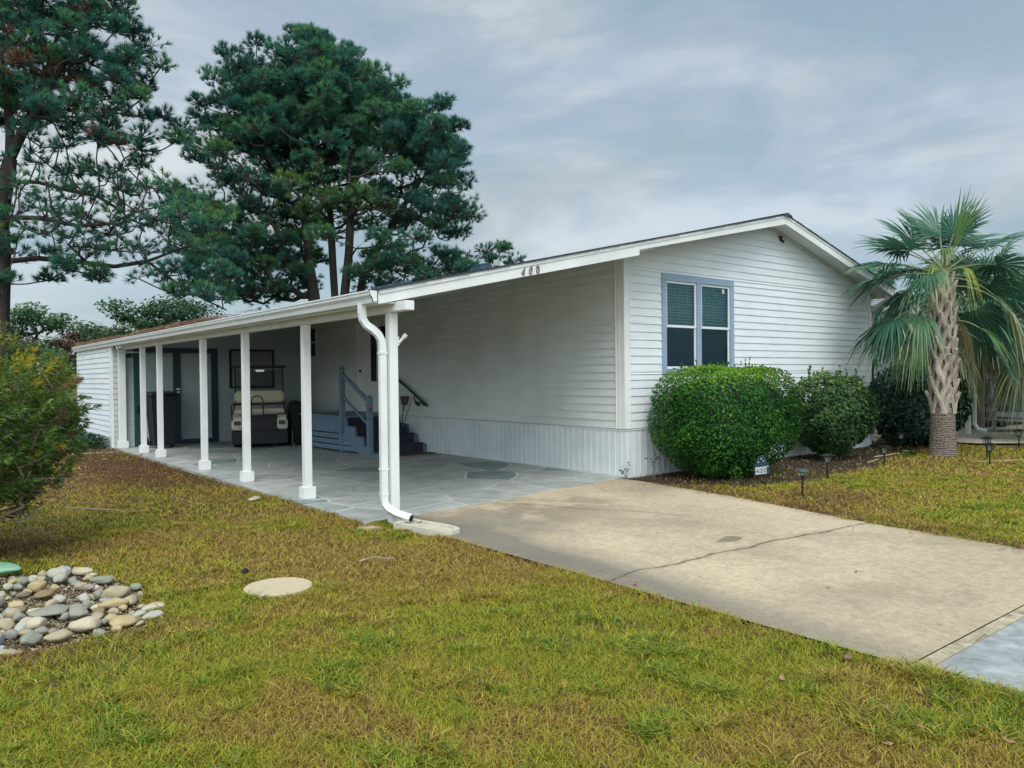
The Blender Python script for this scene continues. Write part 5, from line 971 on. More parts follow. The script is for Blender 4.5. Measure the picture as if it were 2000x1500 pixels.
# ---------------------------------------------------------------- palms
PALM = leafmat("palm_leaf", [(0, (.30, .24, .13)), (.14, (.42, .40, .22)), (.22, (.20, .25, .11)), (.34, (.026, .095, .062)), (.55, (.065, .175, .10)), (.75, (.12, .23, .085)), (.9, (.17, .28, .06)), (1, (.42, .40, .05))], .4, .3, .45)
PALM_STEM = mat("palm_stem", (.20, .22, .10), .5, .25, 6)
def frond(out, stems, r, org, d0, pet, R, droop, tone, spread=118, nseg=40, tips=.5, fold=.15, curl=0, w=1.0):
    """out: list of (verts, tone) strips.  d0 start direction; fan lies across the end of the petiole"""
    org = np.array(org, float); d0 = unit(np.array(d0, float)); pts = []; p = org.copy(); d = d0.copy(); k = 6
    for i in range(k + 1):
        pts.append(p.copy()); d = unit(d + np.array([0, 0, -.075 * droop * (1 + i * .25)])); p = p + d * pet / k
    pts = np.array(pts); stems.append((pts, .017, .010)); COUNTS.append(nseg); hub = pts[-1]; a = unit(pts[-1] - pts[-2])
    side = np.cross(a, [0, 0, 1.]); side = unit(side) if np.linalg.norm(side) > .1 else RHn.copy(); roll = r.uniform(-.5, .5) + curl; up = np.cross(side, a); side = side * math.cos(roll) + up * math.sin(roll); up = np.cross(side, a)
    S = 7; tt = np.linspace(0, 1, S)
    for j in range(nseg):
        th = math.radians(-spread + 2 * spread * j / (nseg - 1)); Ls = R * (.72 + .28 * math.cos(th * .8)) * r.uniform(.9, 1.08)
        dv = unit(a * math.cos(th) + side * math.sin(th) + up * (fold * abs(math.sin(th)) + r.normal(0, .03)))
        nrm = unit(np.cross(dv, side * math.cos(th) - a * math.sin(th))); lat = np.cross(dv, nrm); half = math.radians(spread) / (nseg - 1)
        tip = r.uniform(.5, 1.3) * tips
        c = hub + np.outer(tt * Ls, dv) + np.outer(-(np.maximum(0, tt - .42) ** 1.7) * Ls * tip * (1 + droop * .5) * 1.3 - tt ** 2 * .06 * droop * Ls, [0, 0, 1.]) 
        wd = np.minimum(tt * Ls * math.tan(half) * 1.15, .026 * w) * np.clip((1 - tt) / .5, .05, 1) + .0007
        ple = .35 * (1 if j % 2 else -1); l2 = lat * math.cos(ple) + nrm * math.sin(ple)
        V = np.stack([c - l2 * wd[:, None], c + l2 * wd[:, None]], 1).reshape(-1, 3)
        tn = np.clip(tone + r.normal(0, .04) - (tt ** 4) * .0, 0, 1); 
        if .34 < tone < .8: tn = np.where(tt > r.uniform(.8, .97), .15, tn)
        out.append((V, np.repeat(tn, 2)))
def palm_build(root, out, stems, S=7):
    i = np.arange(S - 1); q0 = np.stack([2 * i, 2 * i + 1, 2 * i + 3, 2 * i + 2], 1); st = 0
    for p, a, b in stems:
        n = p.shape[0]; cnt = COUNTS.pop(0); o = out[st:st + cnt]; st += cnt
        V = np.concatenate([x[0] for x in o]); T = np.concatenate([x[1] for x in o]); F = ((np.arange(cnt) * 2 * S)[:, None, None] + q0[None]).reshape(-1, 4)
        k = np.arange(n); tang = unit(np.gradient(p, axis=0)); sd = unit(np.cross(tang, [0.03, 0.02, 1.])); up = np.cross(sd, tang); rr = (a + (b - a) * k / n)[:, None]
        ring = np.stack([p + sd * rr * 1.25, p + up * rr, p - sd * rr * 1.25, p - up * rr], 1).reshape(-1, 3)
        j = np.arange(4); fq = np.concatenate([np.stack([w * 4 + j, w * 4 + (j + 1) % 4, (w + 1) * 4 + (j + 1) % 4, (w + 1) * 4 + j], 1) for w in range(n - 1)])
        npmesh("frond", np.concatenate([V, ring]), [F, fq + len(V)], [PALM, PALM_STEM], root, attrs={"tone": np.concatenate([T, np.full(len(ring), .3)])}, midx=np.concatenate([np.zeros(len(F)), np.ones(len(fq))]))
COUNTS = []
def dirv(rt, tow, up): return RHn * rt - FHn * tow + np.array([0, 0, up])
r = np.random.default_rng(77); PB = np.array([6.70, -1.93, 0]); palm = empty("cabbage_palm", (6.70, -1.93, 0), "palm with criss-cross leaf boots on its trunk standing on the lawn beside the house corner", "palm tree")
# lower trunk
n = 40; m = MB(); rows = [(-.05, .265), (.04, .245), (.2, .228), (.5, .215), (.9, .208), (.96, .19)]
vs, fs = [], []
for z, R_ in rows:
    for i in range(n): a = 2 * math.pi * i / n; rr = R_ * (1 + .02 * math.sin(3 * a + z * 4)); vs.append((PB[0] + rr * math.cos(a), PB[1] + rr * math.sin(a), z))
for j in range(len(rows) - 1): fs += [(j * n + i, j * n + (i + 1) % n, (j + 1) * n + (i + 1) % n, (j + 1) * n + i) for i in range(n)]
FIB, t_, b_ = new_mat("palm_fibre"); Nn, Lk = t_.nodes, t_.links; co = Nn.new("ShaderNodeTexCoord"); w1 = Nn.new("ShaderNodeTexWave"); w1.bands_direction = 'Z'; w1.inputs["Scale"].default_value = 9; w1.inputs["Distortion"].default_value = 6; w1.inputs["Detail"].default_value = 3; w1.inputs["Detail Scale"].default_value = 2
nn_ = Nn.new("ShaderNodeTexNoise"); nn_.inputs["Scale"].default_value = 40; mp_ = Nn.new("ShaderNodeMapping"); mp_.inputs["Scale"].default_value = (1.4, 1.4, .18); Lk.new(co.outputs["Object"], mp_.inputs[0]); Lk.new(mp_.outputs[0], nn_.inputs[0]); Lk.new(co.outputs["Object"], w1.inputs[0])
mm = Nn.new("ShaderNodeMath"); mm.operation = 'MULTIPLY'; Lk.new(w1.outputs["Fac"], mm.inputs[0]); Lk.new(nn_.outputs["Fac"], mm.inputs[1]); c_ = Nn.new("ShaderNodeValToRGB"); c_.color_ramp.elements[0].position = .08; c_.color_ramp.elements[0].color = (.05, .038, .03, 1); c_.color_ramp.elements[1].position = .42; c_.color_ramp.elements[1].color = (.29, .225, .175, 1)
Lk.new(mm.outputs[0], c_.inputs[0]); Lk.new(c_.outputs[0], b_.inputs["Base Color"]); bp_ = Nn.new("ShaderNodeBump"); bp_.inputs["Strength"].default_value = .8; bp_.inputs["Distance"].default_value = .02; Lk.new(mm.outputs[0], bp_.inputs["Height"]); Lk.new(bp_.outputs[0], b_.inputs["Normal"]); b_.inputs["Roughness"].default_value = .95
MB().add(vs, fs).build("lower_trunk", FIB, palm, smooth=True)
BOOT = mat("palm_boot", (.37, .315, .25), .8, .25, 7, .5, 30, stretch=(1, 1, .3), dirt=(.13, .10, .08), dscale=6, damt=.6)
CORE = mat("palm_core", (.19, .145, .11), .95, .3, 18, .8, 40)
def trad(z): return np.interp(z, [.85, 1.3, 2.2, 2.9, 3.3, 3.6], [.195, .172, .168, .15, .12, .09])
MB().tube([(PB[0] + .03 * (z - .9) / 2.4, PB[1], z) for z in np.linspace(.88, 3.55, 9)], [float(trad(z)) for z in np.linspace(.88, 3.55, 9)], 20).build("inner_trunk", CORE, palm, smooth=True)
bt = MB(); z = .80; row = 0
while z < 3.15:
    k = 6; sc_ = 1 - .18 * (z - .8) / 2.4
    for i in range(k):
        a = 2 * math.pi * (i + .5 * (row % 2)) / k + row * .12 + r.normal(0, .06); hgt = r.uniform(.36, .46) * sc_; flare = r.uniform(.015, .07); wdt = r.uniform(.092, .115) * sc_
        ax_ = PB[0] + .03 * (z - .9) / 2.4; zt_ = z + hgt
        def P_(da, zz, rr): return Vector((ax_ + rr * math.cos(a + da), PB[1] + rr * math.sin(a + da), zz))
        for s_ in (-1, 1):
            # leg of the inverted V, from low at the side up to the stub
            path = [(s_ * .58, z, float(trad(z)) + .016), (s_ * .33, z + hgt * .45, float(trad(z + .2)) + .03), (s_ * .04, z + hgt * .88, float(trad(zt_)) + .05 + flare * .4)]
            c3 = [P_(*q) for q in path]; ws = [wdt * 1.15, wdt, wdt * .95]; V_ = []
            for q, c in enumerate(c3):
                o_ = Vector((math.cos(a + path[q][0]), math.sin(a + path[q][0]), 0)); tg = (c3[min(q + 1, 2)] - c3[max(q - 1, 0)]).normalized(); sd = tg.cross(o_).normalized()
                V_ += [c - sd * ws[q] / 2, c - sd * ws[q] * .2 + o_ * .022, c + sd * ws[q] * .2 + o_ * .022, c + sd * ws[q] / 2, c - o_ * .02]
            bt.add(V_, [(j * 5 + i_, j * 5 + (i_ + 1) % 5, (j + 1) * 5 + (i_ + 1) % 5, (j + 1) * 5 + i_) for j in range(2) for i_ in range(5)] + [(0, 1, 2, 3, 4), (14, 13, 12, 11, 10)])
        # cut stub
        p0 = P_(0, z + hgt * .72, float(trad(zt_)) + .03); p1 = P_(r.normal(0, .12), zt_ + r.uniform(.02, .10), float(trad(zt_)) + .055 + flare)
        bt.tube([p0, (p0 + p1) / 2 + Vector((0, 0, -.005)), p1], [.05 * sc_, .042 * sc_, .030 * sc_], 6)
    z += .205; row += 1
bt.build("leaf_boots", BOOT, palm)
top = lambda z: np.array([PB[0] + .05, PB[1], z]); out, stems = [], []
FR = [  # org z, (right, toward, up), petiole, R, droop, tone, spread, tips, curl
    (3.35, (-.80, .10, .62), .80, .78, .35, .52, 118, .22, .3), (3.3, (-1.0, -.1, .42), .98, .78, .5, .5, 115, .3, .1), (3.3, (-1.0, .1, .12), 1.12, .80, .4, .48, 112, .3, 0),
    (3.4, (-.5, -.4, .85), .80, .80, .25, .5, 112, .2, .2), (3.4, (-.2, -.5, .95), .85, .78, .25, .47, 110, .2, 0), (3.4, (.15, -.4, .95), .80, .80, .25, .5, 115, .2, 0), (3.4, (.5, -.3, .85), .90, .80, .3, .5, 115, .25, -.2), (3.4, (.3, -.1, .95), .75, .72, .25, .52, 115, .2, .4),
    (3.35, (.80, .0, .62), .90, .86, .4, .52, 120, .3, -.3), (3.35, (.95, .15, .35), .95, .85, .6, .5, 118, .5, -.2), (3.3, (1.0, -.2, .1), 1.05, .85, .7, .46, 115, .6, 0), (3.3, (.80, -.5, .45), 1.0, .85, .5, .48, 118, .4, .2),
    (3.25, (1.0, .25, .05), .95, .78, 1.3, .24, 60, 1.4, 0), (3.2, (.95, .4, .15), 1.05, .72, 1.5, .22, 55, 1.6, .1), (3.2, (.8, -.1, -.2), .8, .75, 1.2, .46, 100, .9, .1),
    (3.3, (-.6, .5, .25), .62, .66, 1.0, .6, 80, 1.0, 0), (3.3, (-.42, .5, .6), .42, .46, 1.3, .9, 45, 1.6, 0), (3.3, (.22, .5, .55), .36, .40, 1.5, .95, 28, 1.7, .2), (3.35, (-.2, .45, .9), .42, .40, 1.0, .84, 40, 1.3, .1),
    (2.75, (-.85, .35, .25), .62, .70, 1.2, .66, 80, 1.3, 0), (2.6, (-.9, -.2, .2), .85, .72, .9, .46, 100, .8, 0), (2.5, (-.8, -.5, .3), .95, .75, .9, .44, 105, .9, 0), (2.5, (-.75, .25, .1), .55, .62, 1.2, .86, 45, 1.2, .1),
    (2.55, (.75, .35, .15), .62, .78, 1.2, .7, 60, .6, 0), (2.45, (.85, .1, -.1), .75, .78, .9, .5, 60, .5, 0), (2.7, (.8, -.4, .2), .95, .82, .9, .45, 105, .9, 0), (2.9, (-.95, .0, .0), 1.0, .76, .9, .47, 105, .9, 0),
    (3.35, (.1, -.9, .4), .95, .85, .6, .45, 115, .5, 0), (3.3, (-.5, -.85, .3), 1.0, .85, .6, .45, 115, .5, 0), (3.3, (.6, -.8, .2), 1.05, .85, .6, .45, 115, .5, 0), (3.3, (-.2, -.9, .1), 1.0, .8, .8, .44, 112, .6, 0)]
FR += [(3.0, (.6, -.6, -.1), .5, .6, 2.0, .05, 45, 1.5, 0), (2.8, (.7, .5, -.2), .4, .55, 2.0, .1, 35, 1.5, 0), (3.4, (-.75, -.6, .7), .9, .85, .3, .47, 118, .25, 0), (3.4, (.7, -.6, .75), .95, .85, .3, .47, 118, .25, 0)]
for oz, dd, pet, R_, dr_, tn, sp_, tp_, cu_ in FR: frond(out, stems, r, top(oz + (.12 if oz > 3.2 else 0)), dirv(*dd), pet, R_ * (1.14 if .4 < tn < .6 else 1), dr_, tn, sp_, 40, tp_, .12, cu_)
frond(out, stems, r, top(3.35), dirv(.20, .30, .95), .55, 1.15, .0, .80, 15, 14, .08, .02, .75, 2.3)      # half-open young spear
frond(out, stems, r, top(3.35), dirv(-.12, .35, .9), .45, .36, 1.0, .82, 40, 14, 1.2, .1, 0, 1.4)
palm_build(palm, out, stems)
def rear_palm(base, h, R_, seed, label, nf=26, dry=.2):
    r = np.random.default_rng(seed); root = empty("cabbage_palm", base, label, "palm tree"); b = np.array(base, float); zs = np.linspace(-.05, h, 10)
    MB().tube([(b[0], b[1], float(z)) for z in zs], [.17 + .02 * (i % 2) for i in range(10)], 14).build("trunk", CORE, root, smooth=True); out, stems = [], []
    for i in range(nf):
        az = i * 2.4 + r.normal(0, .2); el = r.uniform(-.25, 1.0) if i > 3 else 1.1; dead = el < .1 and r.random() < dry * 2.2
        frond(out, stems, r, b + [0, 0, h - .05], np.array([math.cos(az) * math.cos(el), math.sin(az) * math.cos(el), math.sin(el)]), r.uniform(.8, 1.15), R_ * r.uniform(.85, 1.1), .5 + (1 - el) * .7, .22 if dead else r.uniform(.42, .62), 115, 34, .5 + (1.0 - el) * .8, .12, r.normal(0, .2))
    palm_build(root, out, stems)
rear_palm((12.3, -2.75, 0), 3.2, .95, 81, "palm with drooping bleached lower fronds at the photo's right edge", 32, .45)
rear_palm((11.0, 1.7, 0), 3.3, .85, 82, "palm rising behind the far corner of the white house", 26, .2)
rear_palm((10.4, -.55, 0), 2.75, .95, 84, "palm with a full hanging crown just behind the boot-trunked palm", 36, .35)
rear_palm((11.9, -2.05, 0), 2.5, .9, 85, "short palm with dense low fronds at the right edge of the photo", 34, .4)
rear_palm((14.6, .4, 0), 3.7, 1.0, 83, "palm furthest back beside the neighbour's carport", 24, .3)
# ---------------------------------------------------------------- river stones
def stone_mesh(name, c, dims, rz, seed, m, tilt=0, sharp=0):
    import bmesh
    from mathutils import noise
    bm = bmesh.new(); bmesh.ops.create_icosphere(bm, subdivisions=3, radius=1); o = Vector((seed * 3.1, seed * 1.7, 0)); rr = random.Random(seed)
    cuts = [(Vector((rr.uniform(-1, 1), rr.uniform(-1, 1), rr.uniform(-.3, 1))).normalized(), rr.uniform(.62, .88)) for _ in range(5 + sharp * 5)]
    for v in bm.verts:
        p = v.co.copy(); k = 1 + .24 * noise.noise(p * 1.2 + o) + .09 * noise.noise(p * 2.7 + o); p *= k
        for nn, dd in cuts:
            q = p.dot(nn)
            if q > dd: p -= nn * (q - dd) * .8
        v.co = p
    M = Matrix.Rotation(rz, 4, 'Z') @ Matrix.Rotation(tilt, 4, 'X') @ Matrix.Diagonal((dims[0] / 2, dims[1] / 2, dims[2] / 2, 1))
    bm.transform(Matrix.Translation(Vector(c)) @ M); me = bpy.data.meshes.new(name); bm.to_mesh(me); bm.free(); me.shade_smooth()
    return finish(name, me, m, None)
SC_ = {"grey": (.26, .25, .20), "pale grey": (.38, .37, .30), "tan": (.36, .30, .19), "sandy yellow": (.42, .33, .17), "rusty brown": (.22, .155, .08), "blue-grey": (.29, .31, .30), "cream": (.47, .41, .29), "greenish grey": (.24, .245, .185), "mauve-grey": (.27, .23, .195), "olive brown": (.20, .165, .10)}
SM = {k: mat("stone_" + k.replace(" ", "_").replace("-", "_"), v, .75, .14, 14, .5, 60, dirt=tuple(c * .55 for c in v), dscale=14, damt=.45) for k, v in SC_.items()}
special = [  # x, y, (l, w, h), rot, tone, label
    (-7.47, -2.46, (.25, .15, .07), .5, "cream", "pale flat stone at the right tip of the river-stone bed"), (-7.52, -2.66, (.22, .13, .07), .3, "pale grey", "whitish stone nearest the lawn at the bed's right corner"),
    (-7.72, -2.70, (.26, .19, .09), .6, "sandy yellow", "yellow-orange flat stone half sunk at the bed's near edge"), (-7.93, -2.66, (.25, .20, .13), -.3, "cream", "largest cream block-shaped stone at the near edge of the stone bed"),
    (-8.10, -2.76, (.22, .14, .10), .2, "tan", "long tan stone left of the large cream block stone"), (-8.25, -2.72, (.18, .16, .11), .9, "greenish grey", "rounded greenish-grey stone at the bed's near edge"),
    (-8.42, -2.62, (.22, .15, .13), 1.2, "blue-grey", "pale blue-grey boulder-like stone near the photo's left edge"), (-8.40, -2.84, (.30, .12, .06), -.6, "tan", "long flat tan stone lying lowest at the bed's left end"),
    (-8.44, -2.28, (.15, .13, .10), .4, "rusty brown", "orange-brown stone at the left edge of the photo in the stone bed"), (-7.67, -2.22, (.26, .14, .10), -.35, "sandy yellow", "long rounded yellow stone in the right half of the stone bed"),
    (-8.06, -2.12, (.34, .22, .09), .2, "grey", "biggest flat grey stone in the middle of the stone bed"), (-7.66, -1.02, (.22, .15, .09), -.5, "cream", "pale stone at the far right corner of the stone bed"),
    (-7.60, -1.42, (.24, .16, .09), -.4, "greenish grey", "wide greenish stone on the bed's far right side"), (-7.86, -1.18, (.2, .14, .12), .9, "pale grey", "upright wedge-shaped pale grey stone at the back of the bed"),
    (-8.02, -1.60, (.19, .13, .09), .3, "rusty brown", "shiny rusty-brown stone towards the back of the stone bed"), (-8.17, -2.42, (.17, .15, .12), .1, "cream", "chunky cream stone in the near left part of the bed"),
    (-8.26, -2.02, (.13, .12, .10), .7, "tan", "cube-like salmon-tan stone at the bed's left middle"), (-7.60, -1.78, (.10, .08, .07), .2, "pale grey", "small whitish stone beside the long rounded yellow stone")]
placed = []
for i, (x, y, d, rz, tn, lb) in enumerate(special):
    props(stone_mesh("river_stone", (x, y, -.035 + d[2] * .42), (d[0] * .80, d[1] * .80, d[2] * .72), rz, 100 + i, SM[tn], rnd.uniform(-.15, .15), i % 2), lb, "stone", "river stones in the bed beside the left shrub"); placed.append((x, y, max(d[0], d[1]) * .42))
tones = list(SC_); k = 0; tries = 0
szs = [.15] * 8 + [.115] * 40 + [.088] * 95 + [.06] * 120
for s_ in szs:
    for _ in range(300):
        x, y = rnd.uniform(-9.1, -7.4), rnd.uniform(-2.82, -.66)
        if not in_rocks(np.array([x + .06]), np.array([y]))[0] or x + .2 * y > -7.4 + .28: continue
        if all((x - a) ** 2 + (y - b) ** 2 > (.66 * (c + s_ * .42)) ** 2 for a, b, c in placed): break
    else: continue
    tn = rnd.choices(tones, [3, 5, 5, 3, 1, 1, 5, 2.5, 1.5, 1.5])[0]; d = (s_ * rnd.uniform(.95, 1.4), s_ * rnd.uniform(.75, 1), s_ * rnd.uniform(.5, .8))
    szn = "fist-sized" if s_ > .12 else ("small" if s_ > .08 else "very small")
    props(stone_mesh("river_stone", (x, y, -.045 + d[2] * .45 + rnd.uniform(0, .025)), d, rnd.uniform(0, 3.1), 200 + k, SM[tn], rnd.uniform(-.25, .25), k % 2), f"{szn} {'angular' if k % 2 else 'rounded'} {tn} river stone, {['near edge', 'near middle', 'far middle', 'far edge'][int(np.clip((y + 2.85) / .56, 0, 3))]} row, {['leftmost part', 'far left', 'left of centre', 'right of centre', 'right tip'][int(np.clip((x + 8.75) / .28 + 1, 0, 4))]} of bed", "stone", "river stones in the bed beside the left shrub")
    placed.append((x, y, max(d[0], d[1]) * .42)); k += 1
# green painted stone, stepping stone, splash block, stray stones
props(stone_mesh("painted_stone", (-8.28, -.50, .02), (.52, .22, .12), -.6, 401, mat("painted_green", (.16, .34, .21), .6, .25, 6, .2, 30, dirt=(.3, .38, .28), dscale=5, damt=.6)), "smooth pale green painted stone behind the river stones", "stone")
m = MB(); n = 48
ring = [(1.0, -.04), (1.0, .006), (.985, .012), (0, .012)]
m.tube([(-6.60, -2.56, z) for z in (-.05, .004, .010)], [.255, .255, .247], n); st_o = m.build("stepping_stone", mat("stepping_stone", (.50, .41, .27), .85, .12, 6, .4, 70, dirt=(.34, .27, .16), dscale=5, damt=.5), bevel=.0); props(st_o, "round flat tan stepping stone set in the lawn", "stepping stone")
sb = MB(); a = Vector((-4.63, -1.15, 0)); dv = Vector((.30, -.95, 0)).normalized(); sv = Vector((-dv.y, dv.x, 0))
def sp(l, w, z): return a + dv * l + sv * w + Vector((0, 0, z))
out_ = [(-.05, -.14), (.45, -.16), (.60, -.13), (.68, -.06), (.68, .06), (.60, .13), (.45, .16), (-.05, .14)]; inn = [(-.02, -.10), (.44, -.115), (.56, -.09), (.62, -.045), (.62, .045), (.56, .09), (.44, .115), (-.02, .10)]
vs = [sp(l, w, -.03) for l, w in out_] + [sp(l, w, .062 - l * .04) for l, w in out_] + [sp(l, w, .058 - l * .04) for l, w in inn] + [sp(l, w, .03 - l * .02) for l, w in inn]
fs = [(i, (i + 1) % 8, (i + 1) % 8 + 8, i + 8) for i in range(8)] + [(i + 8, (i + 1) % 8 + 8, (i + 1) % 8 + 16, i + 16) for i in range(8)] + [(i + 16, (i + 1) % 8 + 16, (i + 1) % 8 + 24, i + 24) for i in range(8)] + [tuple(range(24, 32)), tuple(range(7, -1, -1))]
props(sb.add(vs, fs).build("splash_block", mat("splash_concrete", (.52, .49, .38), .85, .1, 8, .4, 70, dirt=(.28, .25, .17), dscale=6, damt=.6)), "pale concrete splash block lying below the downspout", "splash block")
props(stone_mesh("flat_stone", (-5.13, 1.92, -.005), (.34, .16, .05), .9, 402, SM["cream"]), "flat pale broken stone in the grass beside the carport floor", "stone")
props(stone_mesh("flat_stone", (-4.95, -.92, -.01), (.30, .16, .05), -.5, 403, SM["tan"]), "flat tan stone at the foot of the near carport post", "stone")
def leaf(x, y, z, s, rz, col, label, name="fallen_leaf", cat="leaf"):
    m = MB(); pts = [(-1, 0, .25), (-.4, .5, .05), (.3, .45, .12), (1, .05, .4), (.3, -.4, .05), (-.5, -.38, .15)]; cs, sn = math.cos(rz), math.sin(rz)
    V_ = [(x + s * (p * cs - q * sn), y + s * (p * sn + q * cs), z + s * h) for p, q, h in pts] + [(x, y, z + s * .02)]
    m.add(V_, [(i, (i + 1) % 6, 6) for i in range(6)]); props(m.build(name, mat("dead_leaf", col, .7, .25, 30)), label, cat)
leaf(-4.76, -6.12, .01, .045, .4, (.22, .10, .07), "reddish curled dead leaf on the lawn close to the driveway edge")
leaf(-5.17, -7.05, .01, .032, 1.4, (.30, .15, .09), "brown dead leaf near the photo's bottom right corner")
leaf(-5.59, -6.73, .01, .028, 2.4, (.42, .24, .14), "small tan dead leaf low in the right half of the lawn")
leaf(-5.30, -6.05, .01, .03, .9, (.35, .2, .12), "small pale brown leaf in the grass left of the curled red leaf")
leaf(-4.50, -4.30, .012, .035, .3, (.24, .10, .05), "russet dead leaf on the lawn by the left end of the driveway crack")
leaf(-4.62, -1.40, .07, .05, .3, (.16, .09, .05), "dark crumpled leaves caught under the downspout mouth")
leaf(-2.9, -5.2, .004, .022, .3, (.06, .04, .02), "tiny dark leaf on the middle of the driveway", )
leaf(-3.5, -5.3, .004, .018, 1.2, (.05, .035, .02), "tiny dark leaf on the driveway left of another dark speck")
leaf(-.9, -4.22, .0, .03, .2, (.5, .45, .36), "whitish scrap at the driveway edge where the long crack ends", "paper_scrap", "scrap")
props(stone_mesh("pine_cone", (-6.645, -1.96, .015), (.085, .06, .05), .4, 410, BLACK, 0, 1), "small black pine cone on the lawn beyond the stepping stone", "pine cone")
props(MB().tube([(-5.78, -2.30, .02), (-5.66, -2.33, .045), (-5.52, -2.45, .03)], [.008, .006, .004], 6).build("stick", LTWIG), "pale dry stick lying on the lawn between stepping stone and driveway", "stick")
# edging strips along the bed
EDG = mat("edging_timber", (.33, .27, .17), .85, .2, 6, .3, 40)
for pts, lb in (([(4.55, -1.55), (5.2, -1.42)], "short pale edging strip beside the third garden light"), ([(5.55, -1.18), (6.5, -1.20)], "pale edging strip at the mulch bed left of the palm"), ([(6.95, -2.28), (7.9, -2.0)], "thin pale edging strip in the grass right of the palm"), ([(5.95, -2.75), (6.5, -3.05), (7.2, -3.35), (8.2, -3.9)], "curved pale hose-like edging strip crossing the grass by the right garden lights")):
    props(MB().tube([(x, y, -.004) for x, y in pts], .014, 6).build("garden_edging", EDG), lb, "edging")
# ---------------------------------------------------------------- path lights
LENS = mat("lamp_lens", (.30, .32, .29), .2, .2, 30, spec=.6)
def coach(x, y, h, label, tilt=(0, 0), square=True):
    t = empty("path_light", (x, y, -.03), label, "path light", "solar path lights around the bed")
    def T_(p): return Vector((x + tilt[0] * p[2] + p[0], y + tilt[1] * p[2] + p[1], p[2]))
    MB().tube([T_((0, 0, -.05)), T_((0, 0, h - .12))], .013, 10).build("stake", BLACKM, t)
    if square:
        m = MB(); cp = [(0.085, h - .022), (.088, h - .012), (.045, h + .008), (.02, h + .018)]
        for (r0, z0), (r1, z1) in zip(cp[:-1], cp[1:]):
            q = [T_((sx * r, sy * r, z)) for r, z in ((r0, z0), (r1, z1)) for sx, sy in ((-1, -1), (1, -1), (1, 1), (-1, 1))]; m.add(q, [(0, 1, 5, 4), (1, 2, 6, 5), (2, 3, 7, 6), (3, 0, 4, 7)])
        q = [T_((sx * .085, sy * .085, h - .022)) for sx, sy in ((-1, -1), (1, -1), (1, 1), (-1, 1))]; m.add(q, [(0, 3, 2, 1)]); q = [T_((sx * .02, sy * .02, h + .018)) for sx, sy in ((-1, -1), (1, -1), (1, 1), (-1, 1))]; m.add(q, [(0, 1, 2, 3)])
        m.build("cap", BLACKM, t)
        m = MB()
        for sx in (-1, 1):
            for sy in (-1, 1): m.bar(T_((sx * .033, sy * .033, h - .12)), T_((sx * .055, sy * .055, h - .02)), .010, .010)
        m.tube([T_((0, 0, h - .135)), T_((0, 0, h - .118))], [.02, .045], 12); m.build("cage", BLACKM, t)
        MB().tube([T_((0, 0, h - .115)), T_((0, 0, h - .025))], [.030, .044], 12).build("lens", LENS, t, smooth=True)
    else:
        MB().tube([T_((0, 0, h - .045)), T_((0, 0, h - .035)), T_((0, 0, h - .012)), T_((0, 0, h))], [.062, .072, .068, .03], 20).build("cap", mat("lamp_cap", (.06, .085, .085), .35, .2, 20), t, smooth=True)
        MB().tube([T_((0, 0, h - .085)), T_((0, 0, h - .045))], [.022, .026], 14).build("lens", LENS, t, smooth=True)
        MB().tube([T_((0, 0, h - .13)), T_((0, 0, h - .085))], [.017, .024], 12).build("collar", BLACKM, t)
coach(.40, -2.77, .34, "round-capped garden light standing nearest the driveway", (0, 0), False)
coach(2.16, -2.13, .35, "lantern-shaped garden light in front of the looser glossy shrub", (.02, 0))
coach(4.30, -1.97, .33, "lantern-shaped garden light between the mulch bed and the lawn, left of the palm", (-.02, .01))
coach(6.90, -1.06, .37, "lantern-shaped garden light in the shade just left of the palm foot", (.01, 0))
coach(6.56, -2.74, .39, "rear one of the two overlapping garden lights right of the palm", (.03, .02))
coach(5.76, -3.07, .35, "front one of the two overlapping garden lights right of the palm", (.0, 0))
coach(9.27, -2.36, .37, "garden light at the neighbour's driveway by the photo's right edge")
# ---------------------------------------------------------------- yard sign with the house number
sg = empty("yard_sign", (.84, -1.87, -.03), "small dark arched yard plaque with white number 400 by the clipped hedge", "sign")
fw = Vector((.90, -.20, .02)).normalized()   # plaque's own horizontal, slightly tilted
fwv = Vector((math.cos(math.radians(-38)), math.sin(math.radians(-38)), .12)).normalized(); upv = Vector((-.10, -.02, 1)).normalized(); nv = fwv.cross(upv).normalized(); o_ = Vector((.835, -1.87, .25))
out2 = [(-.115, -.115), (.115, -.115), (.115, .015), (.09, .035), (.078, .09), (.045, .15), (0, .175), (-.045, .15), (-.078, .09), (-.09, .035), (-.115, .015)]
m = MB(); m.prism(out2, lambda u, v, t: o_ + fwv * u + upv * v + nv * t, -.006, .006); m.build("plaque", mat("plaque", (.02, .05, .065), .4, .15, 12), sg, bevel=.003)
nc = nv if nv.dot(CAM - o_) > 0 else -nv
for i, ch in enumerate("400"):
    u0 = -.068 + i * .055
    q = [o_ + fwv * (u0 + du) + upv * dv2 + nc * .008 for du, dv2 in ((-.025, -.10), (.025, -.10), (.025, .005), (-.025, .005))]; q2 = [p + nc * .003 for p in q]
    MB().add(q + q2, [(3, 2, 1, 0), (4, 5, 6, 7), (0, 1, 5, 4), (1, 2, 6, 5), (2, 3, 7, 6), (3, 0, 4, 7)]).build("number_tile", mat("tile_white", (.55, .56, .55), .5, .03), sg)
    me = textmesh(ch, .105, .001); fx = fwv if (fwv.cross(upv)).dot(nc) > 0 else -fwv
    Mx = Matrix(((fx.x * .74, upv.x, nc.x, 0), (fx.y * .74, upv.y, nc.y, 0), (fx.z * .74, upv.z, nc.z, 0), (0, 0, 0, 1))); Mx.translation = o_ + fwv * u0 + upv * -.085 + nc * .013
    me.transform(Mx); finish("number", me, mat("tile_ink", (.01, .01, .012), .5), sg)
m = MB()
